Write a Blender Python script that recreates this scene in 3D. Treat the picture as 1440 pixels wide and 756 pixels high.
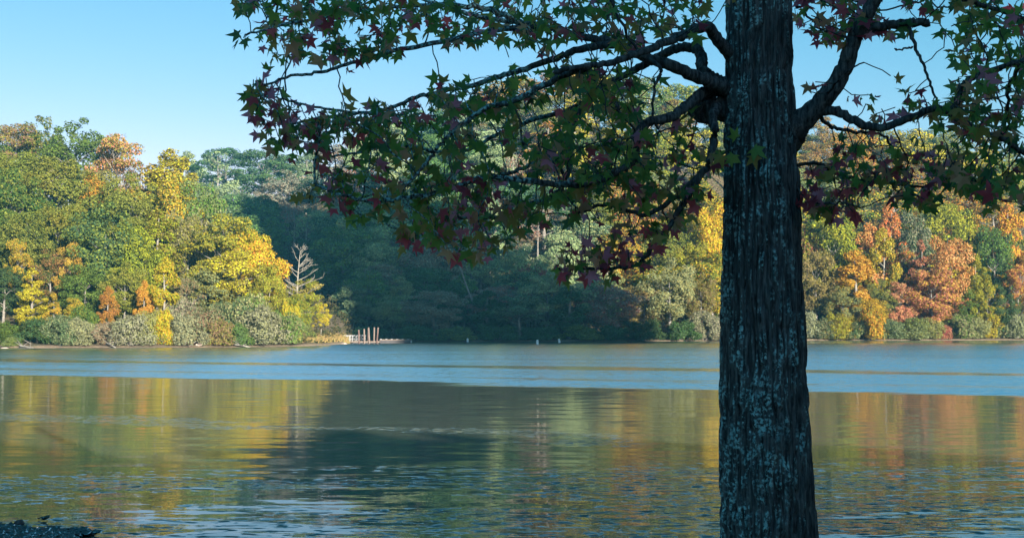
import bpy, bmesh, math, random
import numpy as np
from mathutils import Vector, Matrix, noise as mnoise

scene = bpy.context.scene
for o in list(bpy.data.objects):
    bpy.data.objects.remove(o)
C = scene.collection
R = math.radians

# ------------------------------------------------------------------ camera, sky, sun, exposure
H_CAM = 2.5
FPX = 1800.0            # focal length in pixels of the 1440 px wide photograph
HORIZON = 461.0
PITCH = math.atan((HORIZON - 378.0) / FPX)
cam_d = bpy.data.cameras.new('camera')
cam = bpy.data.objects.new('camera', cam_d)
C.objects.link(cam)
cam_d.lens = 36.0 * FPX / 1440.0
cam_d.sensor_width = 36.0
cam_d.clip_start = 0.1
cam_d.clip_end = 4000
cam.location = (0, 0, H_CAM)
cam.rotation_euler = (R(90) + PITCH, 0, 0)
scene.camera = cam

SUN_EL = R(14)
SUN_AZ = R(28)                                   # to the right of straight behind the camera
SD = (math.sin(SUN_AZ), -math.cos(SUN_AZ))       # ground direction towards the sun
world = bpy.data.worlds.new('World')
scene.world = world
world.use_nodes = True
wn = world.node_tree
bg = wn.nodes['Background']
sky = wn.nodes.new('ShaderNodeTexSky')
sky.sky_type = 'NISHITA'
sky.sun_disc = False
sky.sun_elevation = SUN_EL
sky.sun_rotation = math.atan2(SD[0], SD[1])
sky.air_density = 1.0
sky.dust_density = 0.3
sky.ozone_density = 1.6
# white balance of the photograph: the whole sky graded to a cool clear blue, channel by channel
sep_ = wn.nodes.new('ShaderNodeSeparateColor'); com_ = wn.nodes.new('ShaderNodeCombineColor')
wn.links.new(sky.outputs[0], sep_.inputs[0])
def wmath(op, a, b):
    n = wn.nodes.new('ShaderNodeMath'); n.operation = op
    for k, v in ((0, a), (1, b)):
        if isinstance(v, (int, float)): n.inputs[k].default_value = v
        else: wn.links.new(v, n.inputs[k])
    return n.outputs[0]
wn.links.new(wmath('MINIMUM', wmath('MULTIPLY', wmath('POWER', wmath('DIVIDE', sep_.outputs[0], 2.91), 2.0), 1.42), 4.5), com_.inputs[0])
wn.links.new(wmath('MINIMUM', wmath('MULTIPLY', sep_.outputs[1], 0.65), 14.0), com_.inputs[1])
wn.links.new(wmath('MINIMUM', wmath('MULTIPLY', sep_.outputs[2], 0.72), 14.0), com_.inputs[2])
wn.links.new(com_.outputs[0], bg.inputs[0])
bg.inputs[1].default_value = 0.072
sun_d = bpy.data.lights.new('sun', 'SUN')
sun_d.energy = 4.9
sun_d.angle = R(0.5)
sun_d.color = (1.0, 0.89, 0.73)
sun = bpy.data.objects.new('sun', sun_d)
C.objects.link(sun)
ce, se = math.cos(SUN_EL), math.sin(SUN_EL)
sun.rotation_euler = Vector((SD[0] * ce, SD[1] * ce, se)).to_track_quat('Z', 'Y').to_euler()
sun.location = (60, -120, 60)
scene.view_settings.view_transform = 'Standard'
scene.view_settings.look = 'None'
scene.view_settings.exposure = 1.70
scene.view_settings.gamma = 1.0
scene.cycles.use_denoising = True
scene.cycles.max_bounces = 6
scene.cycles.diffuse_bounces = 3
scene.cycles.glossy_bounces = 3
scene.cycles.transmission_bounces = 3
scene.cycles.volume_bounces = 0
scene.cycles.transparent_max_bounces = 4

# ------------------------------------------------------------------ helpers
def pix(px, py, Y):
    """The point at depth Y that the photograph shows at pixel (px, py)."""
    a = (px - 720.0) / FPX
    b = (378.0 - py) / FPX
    dy = math.cos(PITCH) - b * math.sin(PITCH)
    dz = math.sin(PITCH) + b * math.cos(PITCH)
    k = Y / dy
    return Vector((a * k, Y, H_CAM + dz * k))

def link(name, mesh, mat=None, parent=None, loc=None):
    o = bpy.data.objects.new(name, mesh)
    C.objects.link(o)
    if mat is not None and len(mesh.materials) == 0:
        for m in (mat if isinstance(mat, (list, tuple)) else [mat]):
            mesh.materials.append(m)
    if parent is not None:
        o.parent = parent
    if loc is not None:
        o.location = loc
    return o

def empty(name, loc=(0, 0, 0), rz=0.0):
    o = bpy.data.objects.new(name, None)
    C.objects.link(o)
    o.location = loc
    o.rotation_euler = (0, 0, rz)
    o.empty_display_size = 0.2
    return o

def tag(o, label=None, cat=None, group=None, kind=None):
    if label: o['label'] = label
    if cat: o['category'] = cat
    if group: o['group'] = group
    if kind: o['kind'] = kind
    return o

def mesh_np(name, verts, faces, smooth=False, mats=None):
    me = bpy.data.meshes.new(name)
    verts = np.asarray(verts, dtype=np.float32)
    faces = np.asarray(faces, dtype=np.int32)
    nf, k = faces.shape
    me.vertices.add(len(verts))
    me.vertices.foreach_set('co', verts.ravel())
    me.loops.add(nf * k)
    me.loops.foreach_set('vertex_index', faces.ravel())
    me.polygons.add(nf)
    me.polygons.foreach_set('loop_start', np.arange(0, nf * k, k, dtype=np.int32))
    if mats is not None:
        me.polygons.foreach_set('material_index', np.asarray(mats, dtype=np.int32))
    me.polygons.foreach_set('use_smooth', np.full(nf, smooth, dtype=bool))
    me.update(calc_edges=True)
    return me

class Tubes:
    """Collects tapered tubes (quads) into one mesh."""
    def __init__(self):
        self.v, self.f, self.n = [], [], 0
    def add(self, pts, rad, sides=8, rough=0.0, rng=None, cap=True):
        pts = [Vector(p) for p in pts]
        up = Vector((0.31, 0.17, 0.93))
        rings = []
        for i, p in enumerate(pts):
            t = (pts[min(i + 1, len(pts) - 1)] - pts[max(i - 1, 0)])
            if t.length < 1e-9: t = Vector((0, 0, 1))
            t.normalize()
            a = t.cross(up)
            if a.length < 0.15: a = t.cross(Vector((1, 0, 0)))
            a.normalize()
            b = t.cross(a)
            ring = []
            for k in range(sides):
                w = 2 * math.pi * k / sides
                rr = rad[i] * (1 + (rng.uniform(-rough, rough) if rng else 0))
                ring.append(p + (a * math.cos(w) + b * math.sin(w)) * rr)
            rings.append(ring)
        if cap:
            rings.append([pts[-1]] * sides)
            rings.insert(0, [pts[0]] * sides)
        base = self.n
        for r in rings:
            self.v.extend([tuple(q) for q in r])
        for i in range(len(rings) - 1):
            for k in range(sides):
                k2 = (k + 1) % sides
                self.f.append((base + i * sides + k, base + i * sides + k2, base + (i + 1) * sides + k2, base + (i + 1) * sides + k))
        self.n += len(rings) * sides
    def mesh(self, name, smooth=True):
        return mesh_np(name, self.v, self.f, smooth)

def smooth_path(pts, n=6):
    """Catmull-Rom through rows of equal length (any dimension)."""
    P = np.asarray(pts, float)
    P = np.vstack([2 * P[0] - P[1], P, 2 * P[-1] - P[-2]])
    out = []
    for i in range(1, len(P) - 2):
        p0, p1, p2, p3 = P[i - 1], P[i], P[i + 1], P[i + 2]
        for t in np.linspace(0, 1, n, endpoint=False):
            out.append(0.5 * (2 * p1 + (p2 - p0) * t + (2 * p0 - 5 * p1 + 4 * p2 - p3) * t * t + (3 * p1 - p0 - 3 * p2 + p3) * t ** 3))
    out.append(P[-2])
    return np.array(out)

def box_bm(bm, c, s, rz=0.0, rx=0.0, bevel=0.0):
    m = Matrix.Translation(c) @ Matrix.Rotation(rz, 4, 'Z') @ Matrix.Rotation(rx, 4, 'X') @ Matrix.Diagonal((s[0], s[1], s[2], 1))
    r = bmesh.ops.create_cube(bm, size=1.0, matrix=m)
    if bevel:
        es = list({e for v in r['verts'] for e in v.link_edges})
        bmesh.ops.bevel(bm, geom=es, offset=bevel, segments=1, affect='EDGES')

def bm_mesh(name, bm, smooth=False):
    me = bpy.data.meshes.new(name)
    bm.to_mesh(me); bm.free()
    for p in me.polygons: p.use_smooth = smooth
    return me

_tab = np.random.RandomState(5).rand(256, 256)
def vnoise(x, y):
    xi = np.floor(x).astype(int); yi = np.floor(y).astype(int)
    fx = x - xi; fy = y - yi
    fx = fx * fx * (3 - 2 * fx); fy = fy * fy * (3 - 2 * fy)
    a = _tab[xi % 256, yi % 256]; b = _tab[(xi + 1) % 256, yi % 256]
    c = _tab[xi % 256, (yi + 1) % 256]; d = _tab[(xi + 1) % 256, (yi + 1) % 256]
    return (a * (1 - fx) + b * fx) * (1 - fy) + (c * (1 - fx) + d * fx) * fy

# ------------------------------------------------------------------ materials
def new_mat(name):
    m = bpy.data.materials.new(name)
    m.use_nodes = True
    nt = m.node_tree
    b = nt.nodes['Principled BSDF']
    return m, nt, b

def nd(nt, t, **kw):
    n = nt.nodes.new(t)
    for k, v in kw.items():
        setattr(n, k, v)
    return n

def math_n(nt, op, a, b=None, c=None, clamp=False):
    n = nd(nt, 'ShaderNodeMath', operation=op, use_clamp=clamp)
    for i, v in enumerate((a, b, c)):
        if v is None: continue
        if isinstance(v, (int, float)): n.inputs[i].default_value = v
        else: nt.links.new(v, n.inputs[i])
    return n.outputs[0]

def mix_rgb(nt, fac, a, b, mode='MIX'):
    n = nd(nt, 'ShaderNodeMix', data_type='RGBA', blend_type=mode)
    for s, v in ((0, fac), (6, a), (7, b)):
        if isinstance(v, (int, float)): n.inputs[s].default_value = v
        elif isinstance(v, tuple): n.inputs[s].default_value = (*v, 1) if len(v) == 3 else v
        else: nt.links.new(v, n.inputs[s])
    return n.outputs[2]

def ramp(nt, fac, stops):
    n = nd(nt, 'ShaderNodeValToRGB')
    e = n.color_ramp.elements
    while len(e) > 1: e.remove(e[-1])
    e[0].position = stops[0][0]; e[0].color = (*stops[0][1], 1)
    for p, c in stops[1:]:
        k = e.new(p); k.color = (*c, 1)
    nt.links.new(fac, n.inputs[0])
    return n.outputs[0]

def coords(nt, scale=(1, 1, 1), out='Object'):
    t = nd(nt, 'ShaderNodeTexCoord')
    m = nd(nt, 'ShaderNodeMapping')
    m.inputs['Scale'].default_value = scale
    nt.links.new(t.outputs[out], m.inputs[0])
    return m.outputs[0]

def noise_t(nt, vec, scale, detail=3, rough=0.55):
    n = nd(nt, 'ShaderNodeTexNoise')
    n.inputs['Scale'].default_value = scale
    n.inputs['Detail'].default_value = detail
    n.inputs['Roughness'].default_value = rough
    nt.links.new(vec, n.inputs['Vector'])
    return n

def bump(nt, b, height, strength, dist=1.0):
    n = nd(nt, 'ShaderNodeBump')
    n.inputs['Strength'].default_value = strength
    n.inputs['Distance'].default_value = dist
    nt.links.new(height, n.inputs['Height'])
    nt.links.new(n.outputs[0], b.inputs['Normal'])

def plain(name, col, rough=0.7, var=0.25, scale=3.0, bmp=0.0):
    m, nt, b = new_mat(name)
    v = coords(nt)
    n = noise_t(nt, v, scale, 5)
    lo = tuple(c * (1 - var) for c in col); hi = tuple(min(1, c * (1 + var)) for c in col)
    nt.links.new(ramp(nt, n.outputs[0], [(0.3, lo), (0.7, hi)]), b.inputs['Base Color'])
    b.inputs['Roughness'].default_value = rough
    if bmp: bump(nt, b, n.outputs[0], 0.6, bmp)
    return m

def far_foliage():
    """Leaves of the far trees: two leaf colours per tree, varied leaf by leaf and from limb to limb."""
    m, nt, b = new_mat('far_foliage')
    oi = nd(nt, 'ShaderNodeObjectInfo')
    at = nd(nt, 'ShaderNodeAttribute', attribute_type='OBJECT', attribute_name='tint')
    geo = nd(nt, 'ShaderNodeNewGeometry')
    n = noise_t(nt, coords(nt), 0.28, 2)
    f = math_n(nt, 'ADD', n.outputs[0], math_n(nt, 'MULTIPLY', math_n(nt, 'SUBTRACT', geo.outputs['Random Per Island'], 0.5), 0.7))
    f = math_n(nt, 'MULTIPLY', math_n(nt, 'SUBTRACT', f, 0.30), 2.4, clamp=True)
    col = mix_rgb(nt, f, oi.outputs['Color'], at.outputs['Color'])
    wn_ = nd(nt, 'ShaderNodeTexWhiteNoise', noise_dimensions='1D')
    nt.links.new(geo.outputs['Random Per Island'], wn_.inputs['W'])
    hs = nd(nt, 'ShaderNodeHueSaturation')
    nt.links.new(col, hs.inputs['Color'])
    nt.links.new(math_n(nt, 'ADD', 0.68, math_n(nt, 'MULTIPLY', wn_.outputs[0], 0.68)), hs.inputs['Value'])
    nt.links.new(math_n(nt, 'ADD', 0.460, math_n(nt, 'MULTIPLY', geo.outputs['Random Per Island'], 0.075)), hs.inputs['Hue'])
    d = nd(nt, 'ShaderNodeBsdfDiffuse'); t = nd(nt, 'ShaderNodeBsdfTranslucent')
    nt.links.new(hs.outputs[0], d.inputs[0]); nt.links.new(hs.outputs[0], t.inputs[0])
    mx = nd(nt, 'ShaderNodeMixShader'); mx.inputs[0].default_value = 0.28
    nt.links.new(d.outputs[0], mx.inputs[1]); nt.links.new(t.outputs[0], mx.inputs[2])
    nt.links.new(mx.outputs[0], nt.nodes['Material Output'].inputs[0])
    return m
M_FAR = far_foliage()
M_FARBARK = plain('far_bark', (0.19, 0.175, 0.155), 0.9, 0.35, 2.0)
M_SNAG = plain('weathered_wood', (0.19, 0.175, 0.15), 0.85, 0.25, 2.5)

def leaf_mat(name, col, col2):
    m, nt, b = new_mat(name)
    geo = nd(nt, 'ShaderNodeNewGeometry'); oi = nd(nt, 'ShaderNodeObjectInfo')
    n = noise_t(nt, coords(nt), 22, 3)
    f = math_n(nt, 'ADD', math_n(nt, 'MULTIPLY', math_n(nt, 'SUBTRACT', n.outputs[0], 0.5), 1.6),
               math_n(nt, 'FRACT', math_n(nt, 'ADD', geo.outputs['Random Per Island'], oi.outputs['Random'])), clamp=True)
    c = mix_rgb(nt, f, col, col2)
    nt.links.new(c, b.inputs['Base Color'])
    b.inputs['Roughness'].default_value = 0.42
    b.inputs['Specular IOR Level'].default_value = 0.35
    t = nd(nt, 'ShaderNodeBsdfTranslucent'); nt.links.new(c, t.inputs[0])
    mx = nd(nt, 'ShaderNodeMixShader'); mx.inputs[0].default_value = 0.55
    nt.links.new(b.outputs[0], mx.inputs[1]); nt.links.new(t.outputs[0], mx.inputs[2])
    nt.links.new(mx.outputs[0], nt.nodes['Material Output'].inputs[0])
    return m
LEAF_COLS = [
    ('deep_green', (0.075, 0.19, 0.085), (0.11, 0.26, 0.08)),
    ('green', (0.13, 0.31, 0.075), (0.22, 0.36, 0.075)),
    ('olive', (0.31, 0.30, 0.075), (0.40, 0.30, 0.10)),
    ('tan_brown', (0.52, 0.36, 0.20), (0.55, 0.29, 0.18)),
    ('maroon', (0.31, 0.065, 0.10), (0.40, 0.09, 0.13)),
    ('crimson', (0.58, 0.09, 0.13), (0.60, 0.15, 0.16)),
    ('mauve_pink', (0.64, 0.28, 0.37), (0.58, 0.21, 0.31)),
]
LM = [leaf_mat('sweetgum_leaf_' + n, a, b) for n, a, b in LEAF_COLS]

def bark_mat(name, lichen_amount):
    m, nt, b = new_mat(name)
    v = coords(nt)
    big = noise_t(nt, coords(nt, (1, 1, 0.55)), 6.5, 4, 0.6)
    fine = noise_t(nt, v, 52, 4, 0.6)
    vor = nd(nt, 'ShaderNodeTexVoronoi'); vor.inputs['Scale'].default_value = 60
    nt.links.new(v, vor.inputs['Vector'])
    streak = noise_t(nt, coords(nt, (58, 58, 4.5)), 1.0, 4, 0.65)
    wood = ramp(nt, streak.outputs[0], [(0.34, (0.014, 0.019, 0.021)), (0.5, (0.06, 0.078, 0.084)), (0.68, (0.14, 0.175, 0.18))])
    spots = math_n(nt, 'MULTIPLY', math_n(nt, 'SUBTRACT', fine.outputs[0], 0.475), 10, clamp=True)
    sx = nd(nt, 'ShaderNodeSeparateXYZ'); nt.links.new(v, sx.inputs[0])
    side = math_n(nt, 'MULTIPLY', math_n(nt, 'ADD', sx.outputs[0], -0.02), -0.75)
    area = math_n(nt, 'MULTIPLY', math_n(nt, 'SUBTRACT', math_n(nt, 'ADD', big.outputs[0], side), 0.54 - lichen_amount), 7.0, clamp=True)
    lich = math_n(nt, 'MULTIPLY', spots, area)
    if lichen_amount > 0:
        ra = nd(nt, 'ShaderNodeAttribute', attribute_name='ridge')     # lichen grows on the ridges of the bark, not in the cracks
        lich = math_n(nt, 'MULTIPLY', lich, math_n(nt, 'MULTIPLY', math_n(nt, 'SUBTRACT', ra.outputs['Fac'], 0.35), 3.0, clamp=True))
        lich = math_n(nt, 'MULTIPLY', lich, math_n(nt, 'MULTIPLY', math_n(nt, 'SUBTRACT', noise_t(nt, v, 11, 3, 0.6).outputs[0], 0.40), 7.0, clamp=True))
    lcol = ramp(nt, vor.outputs['Distance'], [(0.1, (0.40, 0.72, 0.74)), (0.6, (0.22, 0.50, 0.54))])
    col = mix_rgb(nt, lich, wood, lcol)
    nt.links.new(col, b.inputs['Base Color'])
    b.inputs['Roughness'].default_value = 0.95
    b.inputs['Specular IOR Level'].default_value = 0.15
    hgt = math_n(nt, 'ADD', streak.outputs[0], math_n(nt, 'MULTIPLY', fine.outputs[0], 0.5))
    bump(nt, b, hgt, 0.7, 0.012)
    return m
M_BARK = bark_mat('sweetgum_bark', 0.15)
M_LIMB = bark_mat('sweetgum_limb_bark', -0.9)

# ------------------------------------------------------------------ terrain
def shore_pt(px, py):
    Y = H_CAM * FPX / (py - HORIZON)
    return ((px - 720) / FPX * Y, Y)
LC = (0.0, 60.0)                                   # a point in the lake: the sheet is laid out around it
SHORE = [(-260, 60), (-170, 120)] + [shore_pt(*p) for p in
    [(-330, 489), (-120, 488.6), (0, 488.3), (60, 488.8), (130, 488.2), (200, 488.6), (260, 488.3), (330, 487.8), (400, 487.2), (440, 486), (470, 484.2), (488, 482.6),
     (500, 480.4), (560, 480.2), (640, 480.3), (720, 480.0), (800, 480.1), (880, 479.6), (960, 479.4), (1020, 479.0), (1100, 478.6), (1180, 478.3), (1260, 478.5), (1340, 478.2), (1440, 477.9), (1600, 478.0)]] + \
    [(200, 200), (150, 120), (95, 60), (60, 32), (32, 17), (16, 12), (8, 10.6), (0, 10.2), (-7, 10.8), (-16, 12.5), (-40, 20), (-120, 30)]
_sa = np.array([math.atan2(y - LC[1], x - LC[0]) for x, y in SHORE])
_sr = np.array([math.hypot(y - LC[1], x - LC[0]) for x, y in SHORE])
_o = np.argsort(_sa)
_sa, _sr = _sa[_o], _sr[_o]
_sa3 = np.concatenate([_sa - 2 * math.pi, _sa, _sa + 2 * math.pi]); _sr3 = np.tile(_sr, 3)
def shore_r(th):
    return np.interp(th, _sa3, _sr3)

def sstep(a, b, x):
    t = np.clip((x - a) / (b - a), 0, 1)
    return t * t * (3 - 2 * t)

def ground(x, y):
    x = np.asarray(x, float); y = np.asarray(y, float)
    th = np.arctan2(y - LC[1], x - LC[0]); r = np.hypot(y - LC[1], x - LC[0])
    d = r - shore_r(th)
    lip = np.where(d > 0, 0.24 * (1 - np.exp(-np.maximum(d, 0) / 0.5)) + 0.04 * np.clip(d, 0, 12), np.maximum(d * 0.35, -2.5))
    g = np.zeros_like(x)
    # left hill on the point
    g += 27 * np.exp(-0.5 * (((x + 112) / 42) ** 2 + ((y - 252) / 42) ** 2)) * sstep(0, 34, d)
    # the far slope behind the lake
    px = x / np.maximum(y, 1) * FPX + 720
    crest = np.interp(px, [-900, -300, 100, 340, 520, 620, 700, 800, 920, 1000, 1115, 1440, 1900, 2600], [30, 36, 42, 43, 48, 57, 64, 69, 65, 60, 53, 52, 46, 30])
    start = np.interp(px, [200, 470, 520, 1000, 1440, 2200], [262, 258, 246, 250, 268, 285])
    g += crest * sstep(0, 1, np.clip((y - start) / 165, 0, 1)) * (y > 100)
    # wooded knoll to the right behind the camera: it keeps the late sun off the middle of the far slope
    u = x * -SD[1] + y * SD[0]
    v = x * SD[0] + y * SD[1]
    g += 140 * np.exp(-(np.clip(np.abs(u - 112 - 5 * np.sin(v * 0.07)), 0, 90) / 24.5) ** 8) * np.exp(-((v - 78) / 55) ** 2)
    # gentle rise behind the near bank
    g += 5.0 * sstep(0, 70, -y) * np.exp(-(x / 120) ** 2)
    g += (vnoise(x * 0.05 + 40, y * 0.05 + 40) - 0.5) * 3.0 * sstep(10, 50, d)
    return lip + np.where(d > 0, g, 0)

def build_terrain():
    nth = 720
    # finer columns where the photograph looks
    t = np.linspace(0, 1, nth, endpoint=False) * 2 * math.pi
    th = t - 0.62 * np.sin(2 * (t - math.pi / 2)) * 0.5 + 0.0
    th = t
    offs = np.array([-40, -12, -4, -1.5, -0.4, 0, 0.25, 0.6, 1.2, 2.2, 4, 6.5, 10, 14, 19, 25, 32, 40, 50, 62, 76, 92, 110, 130, 155, 185, 220, 270, 330, 400])
    rs = shore_r(th)
    jit = (vnoise(th * 60 + 9, th * 0 + 3) - 0.5) * 1.2
    rs2 = rs + 0 * jit
    V = [(LC[0], LC[1], -2.5)]
    rad = np.minimum(np.maximum(rs2[None, :] + offs[:, None], 2), 530 + offs[:, None] * 0.05)
    X = LC[0] + np.cos(th)[None, :] * rad
    Yv = LC[1] + np.sin(th)[None, :] * rad
    Z = ground(X, Yv)
    wob = (vnoise(X * 0.7, Yv * 0.7) - 0.5) * 0.35 * ((offs > 0) & (offs < 30))[:, None]
    Z = Z + wob
    vv = np.stack([X, Yv, Z], -1).reshape(-1, 3)
    nr = len(offs)
    i = np.arange(nr - 1)[:, None] * nth + np.arange(nth)[None, :]
    j = np.arange(nr - 1)[:, None] * nth + (np.arange(nth)[None, :] + 1) % nth
    F = np.stack([i, i + nth, j + nth, j], -1).reshape(-1, 4)[:, ::-1]
    print('terrain top', vv[:, 2].max(), vv[:, 2].min())
    me = mesh_np('terrain', vv, F, True)
    m, nt, b = new_mat('leaf_litter_ground')
    v = coords(nt)
    n1 = noise_t(nt, v, 0.5, 6, 0.7); n2 = noise_t(nt, v, 3.0, 5, 0.7)
    c1 = ramp(nt, n1.outputs[0], [(0.35, (0.10, 0.075, 0.04)), (0.5, (0.17, 0.12, 0.065)), (0.62, (0.10, 0.11, 0.04))])
    c2 = ramp(nt, n2.outputs[0], [(0.35, (0.45, 0.45, 0.45)), (0.65, (1, 1, 1))])
    base = mix_rgb(nt, 1.0, c1, c2, 'MULTIPLY')
    sx = nd(nt, 'ShaderNodeSeparateXYZ'); nt.links.new(v, sx.inputs[0])
    mud = math_n(nt, 'SUBTRACT', 1.0, math_n(nt, 'MULTIPLY', sx.outputs[2], 2.6), clamp=True)
    mudc = ramp(nt, n2.outputs[0], [(0.3, (0.10, 0.075, 0.055)), (0.7, (0.27, 0.20, 0.14))])
    nt.links.new(mix_rgb(nt, mud, base, mudc), b.inputs['Base Color'])
    b.inputs['Roughness'].default_value = 0.95
    bump(nt, b, n2.outputs[0], 0.8, 0.15)
    o = link('terrain', me, m)
    tag(o, 'leaf strewn wooded ground and hills around the lake', kind='structure')
build_terrain()

# ------------------------------------------------------------------ water
def build_lake():
    n = 72
    th = np.linspace(0, 2 * math.pi, n, endpoint=False)
    r = np.array([30, 90, 180, 300.0])
    V = [(LC[0], LC[1], 0)]
    for q in r:
        for a in th: V.append((LC[0] + q * math.cos(a), LC[1] + q * math.sin(a), 0))
    bm = bmesh.new()
    vs = [bm.verts.new(p) for p in V]
    for k in range(n): bm.faces.new((vs[0], vs[1 + k], vs[1 + (k + 1) % n]))
    for i in range(len(r) - 1):
        for k in range(n):
            a = 1 + i * n + k; b_ = 1 + i * n + (k + 1) % n
            bm.faces.new((vs[a], vs[a + n], vs[b_ + n], vs[b_]))
    me = bm_mesh('lake', bm, True)
    m, nt, b = new_mat('lake_water')
    b.inputs['Base Color'].default_value = (0.115, 0.130, 0.098, 1)
    b.inputs['IOR'].default_value = 1.333
    pos = coords(nt)
    sx = nd(nt, 'ShaderNodeSeparateXYZ'); nt.links.new(pos, sx.inputs[0])
    X, Yc = sx.outputs[0], sx.outputs[1]
    warp = noise_t(nt, coords(nt, (0.045, 0.14, 1)), 1.0, 5, 0.65)
    # slanting wind coordinate: lines of equal w run like the wind lines on the water
    wv = math_n(nt, 'ADD', math_n(nt, 'ADD', Yc, math_n(nt, 'MULTIPLY', X, 0.47)), math_n(nt, 'MULTIPLY', math_n(nt, 'SUBTRACT', warp.outputs[0], 0.5), 12.0))
    def band(c, half, soft):
        dist = math_n(nt, 'ABSOLUTE', math_n(nt, 'SUBTRACT', wv, c))
        return math_n(nt, 'DIVIDE', math_n(nt, 'SUBTRACT', half + soft, dist), soft, clamp=True)
    mr = nd(nt, 'ShaderNodeMapRange', interpolation_type='SMOOTHSTEP')
    mr.inputs['From Min'].default_value = 53; mr.inputs['From Max'].default_value = 60
    nt.links.new(wv, mr.inputs['Value'])
    ruff = mr.outputs[0]
    # calmer ribbons in the wind-ruffled part and by the far shore
    calm = math_n(nt, 'MAXIMUM', math_n(nt, 'MULTIPLY', band(82, 1.2, 3.0), 0.6), math_n(nt, 'MULTIPLY', band(64, 0.6, 1.4), 0.3))
    far = nd(nt, 'ShaderNodeMapRange', interpolation_type='SMOOTHSTEP')
    far.inputs['From Min'].default_value = 196; far.inputs['From Max'].default_value = 222
    nt.links.new(math_n(nt, 'ADD', Yc, math_n(nt, 'MULTIPLY', math_n(nt, 'MINIMUM', math_n(nt, 'ADD', X, 25), 0.0), -1.9)), far.inputs['Value'])
    calm = math_n(nt, 'MAXIMUM', calm, math_n(nt, 'MULTIPLY', far.outputs[0], 0.8))
    rag = noise_t(nt, coords(nt, (0.16, 0.9, 1)), 1.0, 4, 0.7)                 # ragged edge: the wind comes and goes in tongues
    ruff = math_n(nt, 'MULTIPLY', math_n(nt, 'SUBTRACT', math_n(nt, 'ADD', math_n(nt, 'MULTIPLY', ruff, 2.2), rag.outputs[0]), 1.1), 1.4, clamp=True)
    ruff = math_n(nt, 'MULTIPLY', ruff, math_n(nt, 'SUBTRACT', 1.0, calm))
    streak = noise_t(nt, coords(nt, (0.02, 0.16, 1)), 1.0, 3)
    ruff = math_n(nt, 'MULTIPLY', ruff, math_n(nt, 'ADD', 0.55, math_n(nt, 'MULTIPLY', streak.outputs[0], 0.8)))
    # catspaw line crossing the calm middle, and ripples in the nearest water
    paw = math_n(nt, 'MULTIPLY', band(30.0, 0.3, 1.0), math_n(nt, 'MULTIPLY', math_n(nt, 'SUBTRACT', 3.0, X), 0.5, clamp=True))
    nr = nd(nt, 'ShaderNodeMapRange', interpolation_type='SMOOTHSTEP')
    nr.inputs['From Min'].default_value = 24.5; nr.inputs['From Max'].default_value = 19.5
    nt.links.new(math_n(nt, 'ADD', Yc, math_n(nt, 'MULTIPLY', X, -0.12)), nr.inputs['Value'])
    near = math_n(nt, 'MULTIPLY', nr.outputs[0], math_n(nt, 'ADD', 0.35, math_n(nt, 'MULTIPLY', noise_t(nt, coords(nt, (0.12, 0.35, 1)), 1.0, 2).outputs[0], 1.1)))
    # slopes
    n_f = noise_t(nt, coords(nt, (1.6, 5.0, 1)), 1.0, 3, 0.6)      # wind ripples
    n_m = noise_t(nt, coords(nt, (1.1, 4.6, 1)), 1.0, 3, 0.6)     # near ripples
    n_l = noise_t(nt, coords(nt, (0.5, 1.9, 1)), 1.0, 2, 0.5)      # the slow swell of the calm water
    def ctr(o): return math_n(nt, 'SUBTRACT', o, 0.5)
    def sep(nz):
        s = nd(nt, 'ShaderNodeSeparateColor'); nt.links.new(nz.outputs['Color'], s.inputs[0]); return s.outputs
    f, mm, ll = sep(n_f), sep(n_m), sep(n_l)
    a_f = math_n(nt, 'ADD', math_n(nt, 'MULTIPLY', ruff, 0.45), math_n(nt, 'MULTIPLY', paw, 0.16))
    a_m = math_n(nt, 'MULTIPLY', near, 0.075)
    n_s = noise_t(nt, coords(nt, (3.6, 7.0, 1)), 1.0, 2, 0.5)      # sparkling facets
    patch = noise_t(nt, coords(nt, (0.10, 0.45, 1)), 1.0, 3, 0.6)
    pm = math_n(nt, 'MULTIPLY', math_n(nt, 'SUBTRACT', patch.outputs[0], 0.42), 9.0, clamp=True)
    spark = math_n(nt, 'MULTIPLY', math_n(nt, 'MAXIMUM', math_n(nt, 'SUBTRACT', n_s.outputs[0], 0.545), 0.0),
                   math_n(nt, 'ADD', math_n(nt, 'MULTIPLY', near, pm), math_n(nt, 'MULTIPLY', paw, 1.3)))
    ny = math_n(nt, 'ADD', math_n(nt, 'MULTIPLY', ctr(f[0]), a_f), math_n(nt, 'ADD', math_n(nt, 'MULTIPLY', ctr(mm[0]), a_m), math_n(nt, 'MULTIPLY', ctr(ll[0]), 0.085)))
    ny = math_n(nt, 'SUBTRACT', ny, math_n(nt, 'MULTIPLY', ruff, 0.115))
    ny = math_n(nt, 'SUBTRACT', ny, math_n(nt, 'MULTIPLY', spark, 4.5))
    nx = math_n(nt, 'ADD', math_n(nt, 'MULTIPLY', ctr(f[1]), math_n(nt, 'MULTIPLY', a_f, 0.4)), math_n(nt, 'ADD', math_n(nt, 'MULTIPLY', ctr(mm[1]), math_n(nt, 'MULTIPLY', a_m, 0.3)), math_n(nt, 'MULTIPLY', ctr(ll[1]), 0.014)))
    cv = nd(nt, 'ShaderNodeCombineXYZ'); nt.links.new(nx, cv.inputs[0]); nt.links.new(ny, cv.inputs[1]); cv.inputs[2].default_value = 1
    nv = nd(nt, 'ShaderNodeVectorMath', operation='NORMALIZE'); nt.links.new(cv.outputs[0], nv.inputs[0])
    nt.links.new(nv.outputs[0], b.inputs['Normal'])
    nt.links.new(math_n(nt, 'SUBTRACT', math_n(nt, 'ADD', 0.065, math_n(nt, 'MULTIPLY', ruff, 0.14)), math_n(nt, 'MULTIPLY', near, 0.05)), b.inputs['Roughness'])
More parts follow.
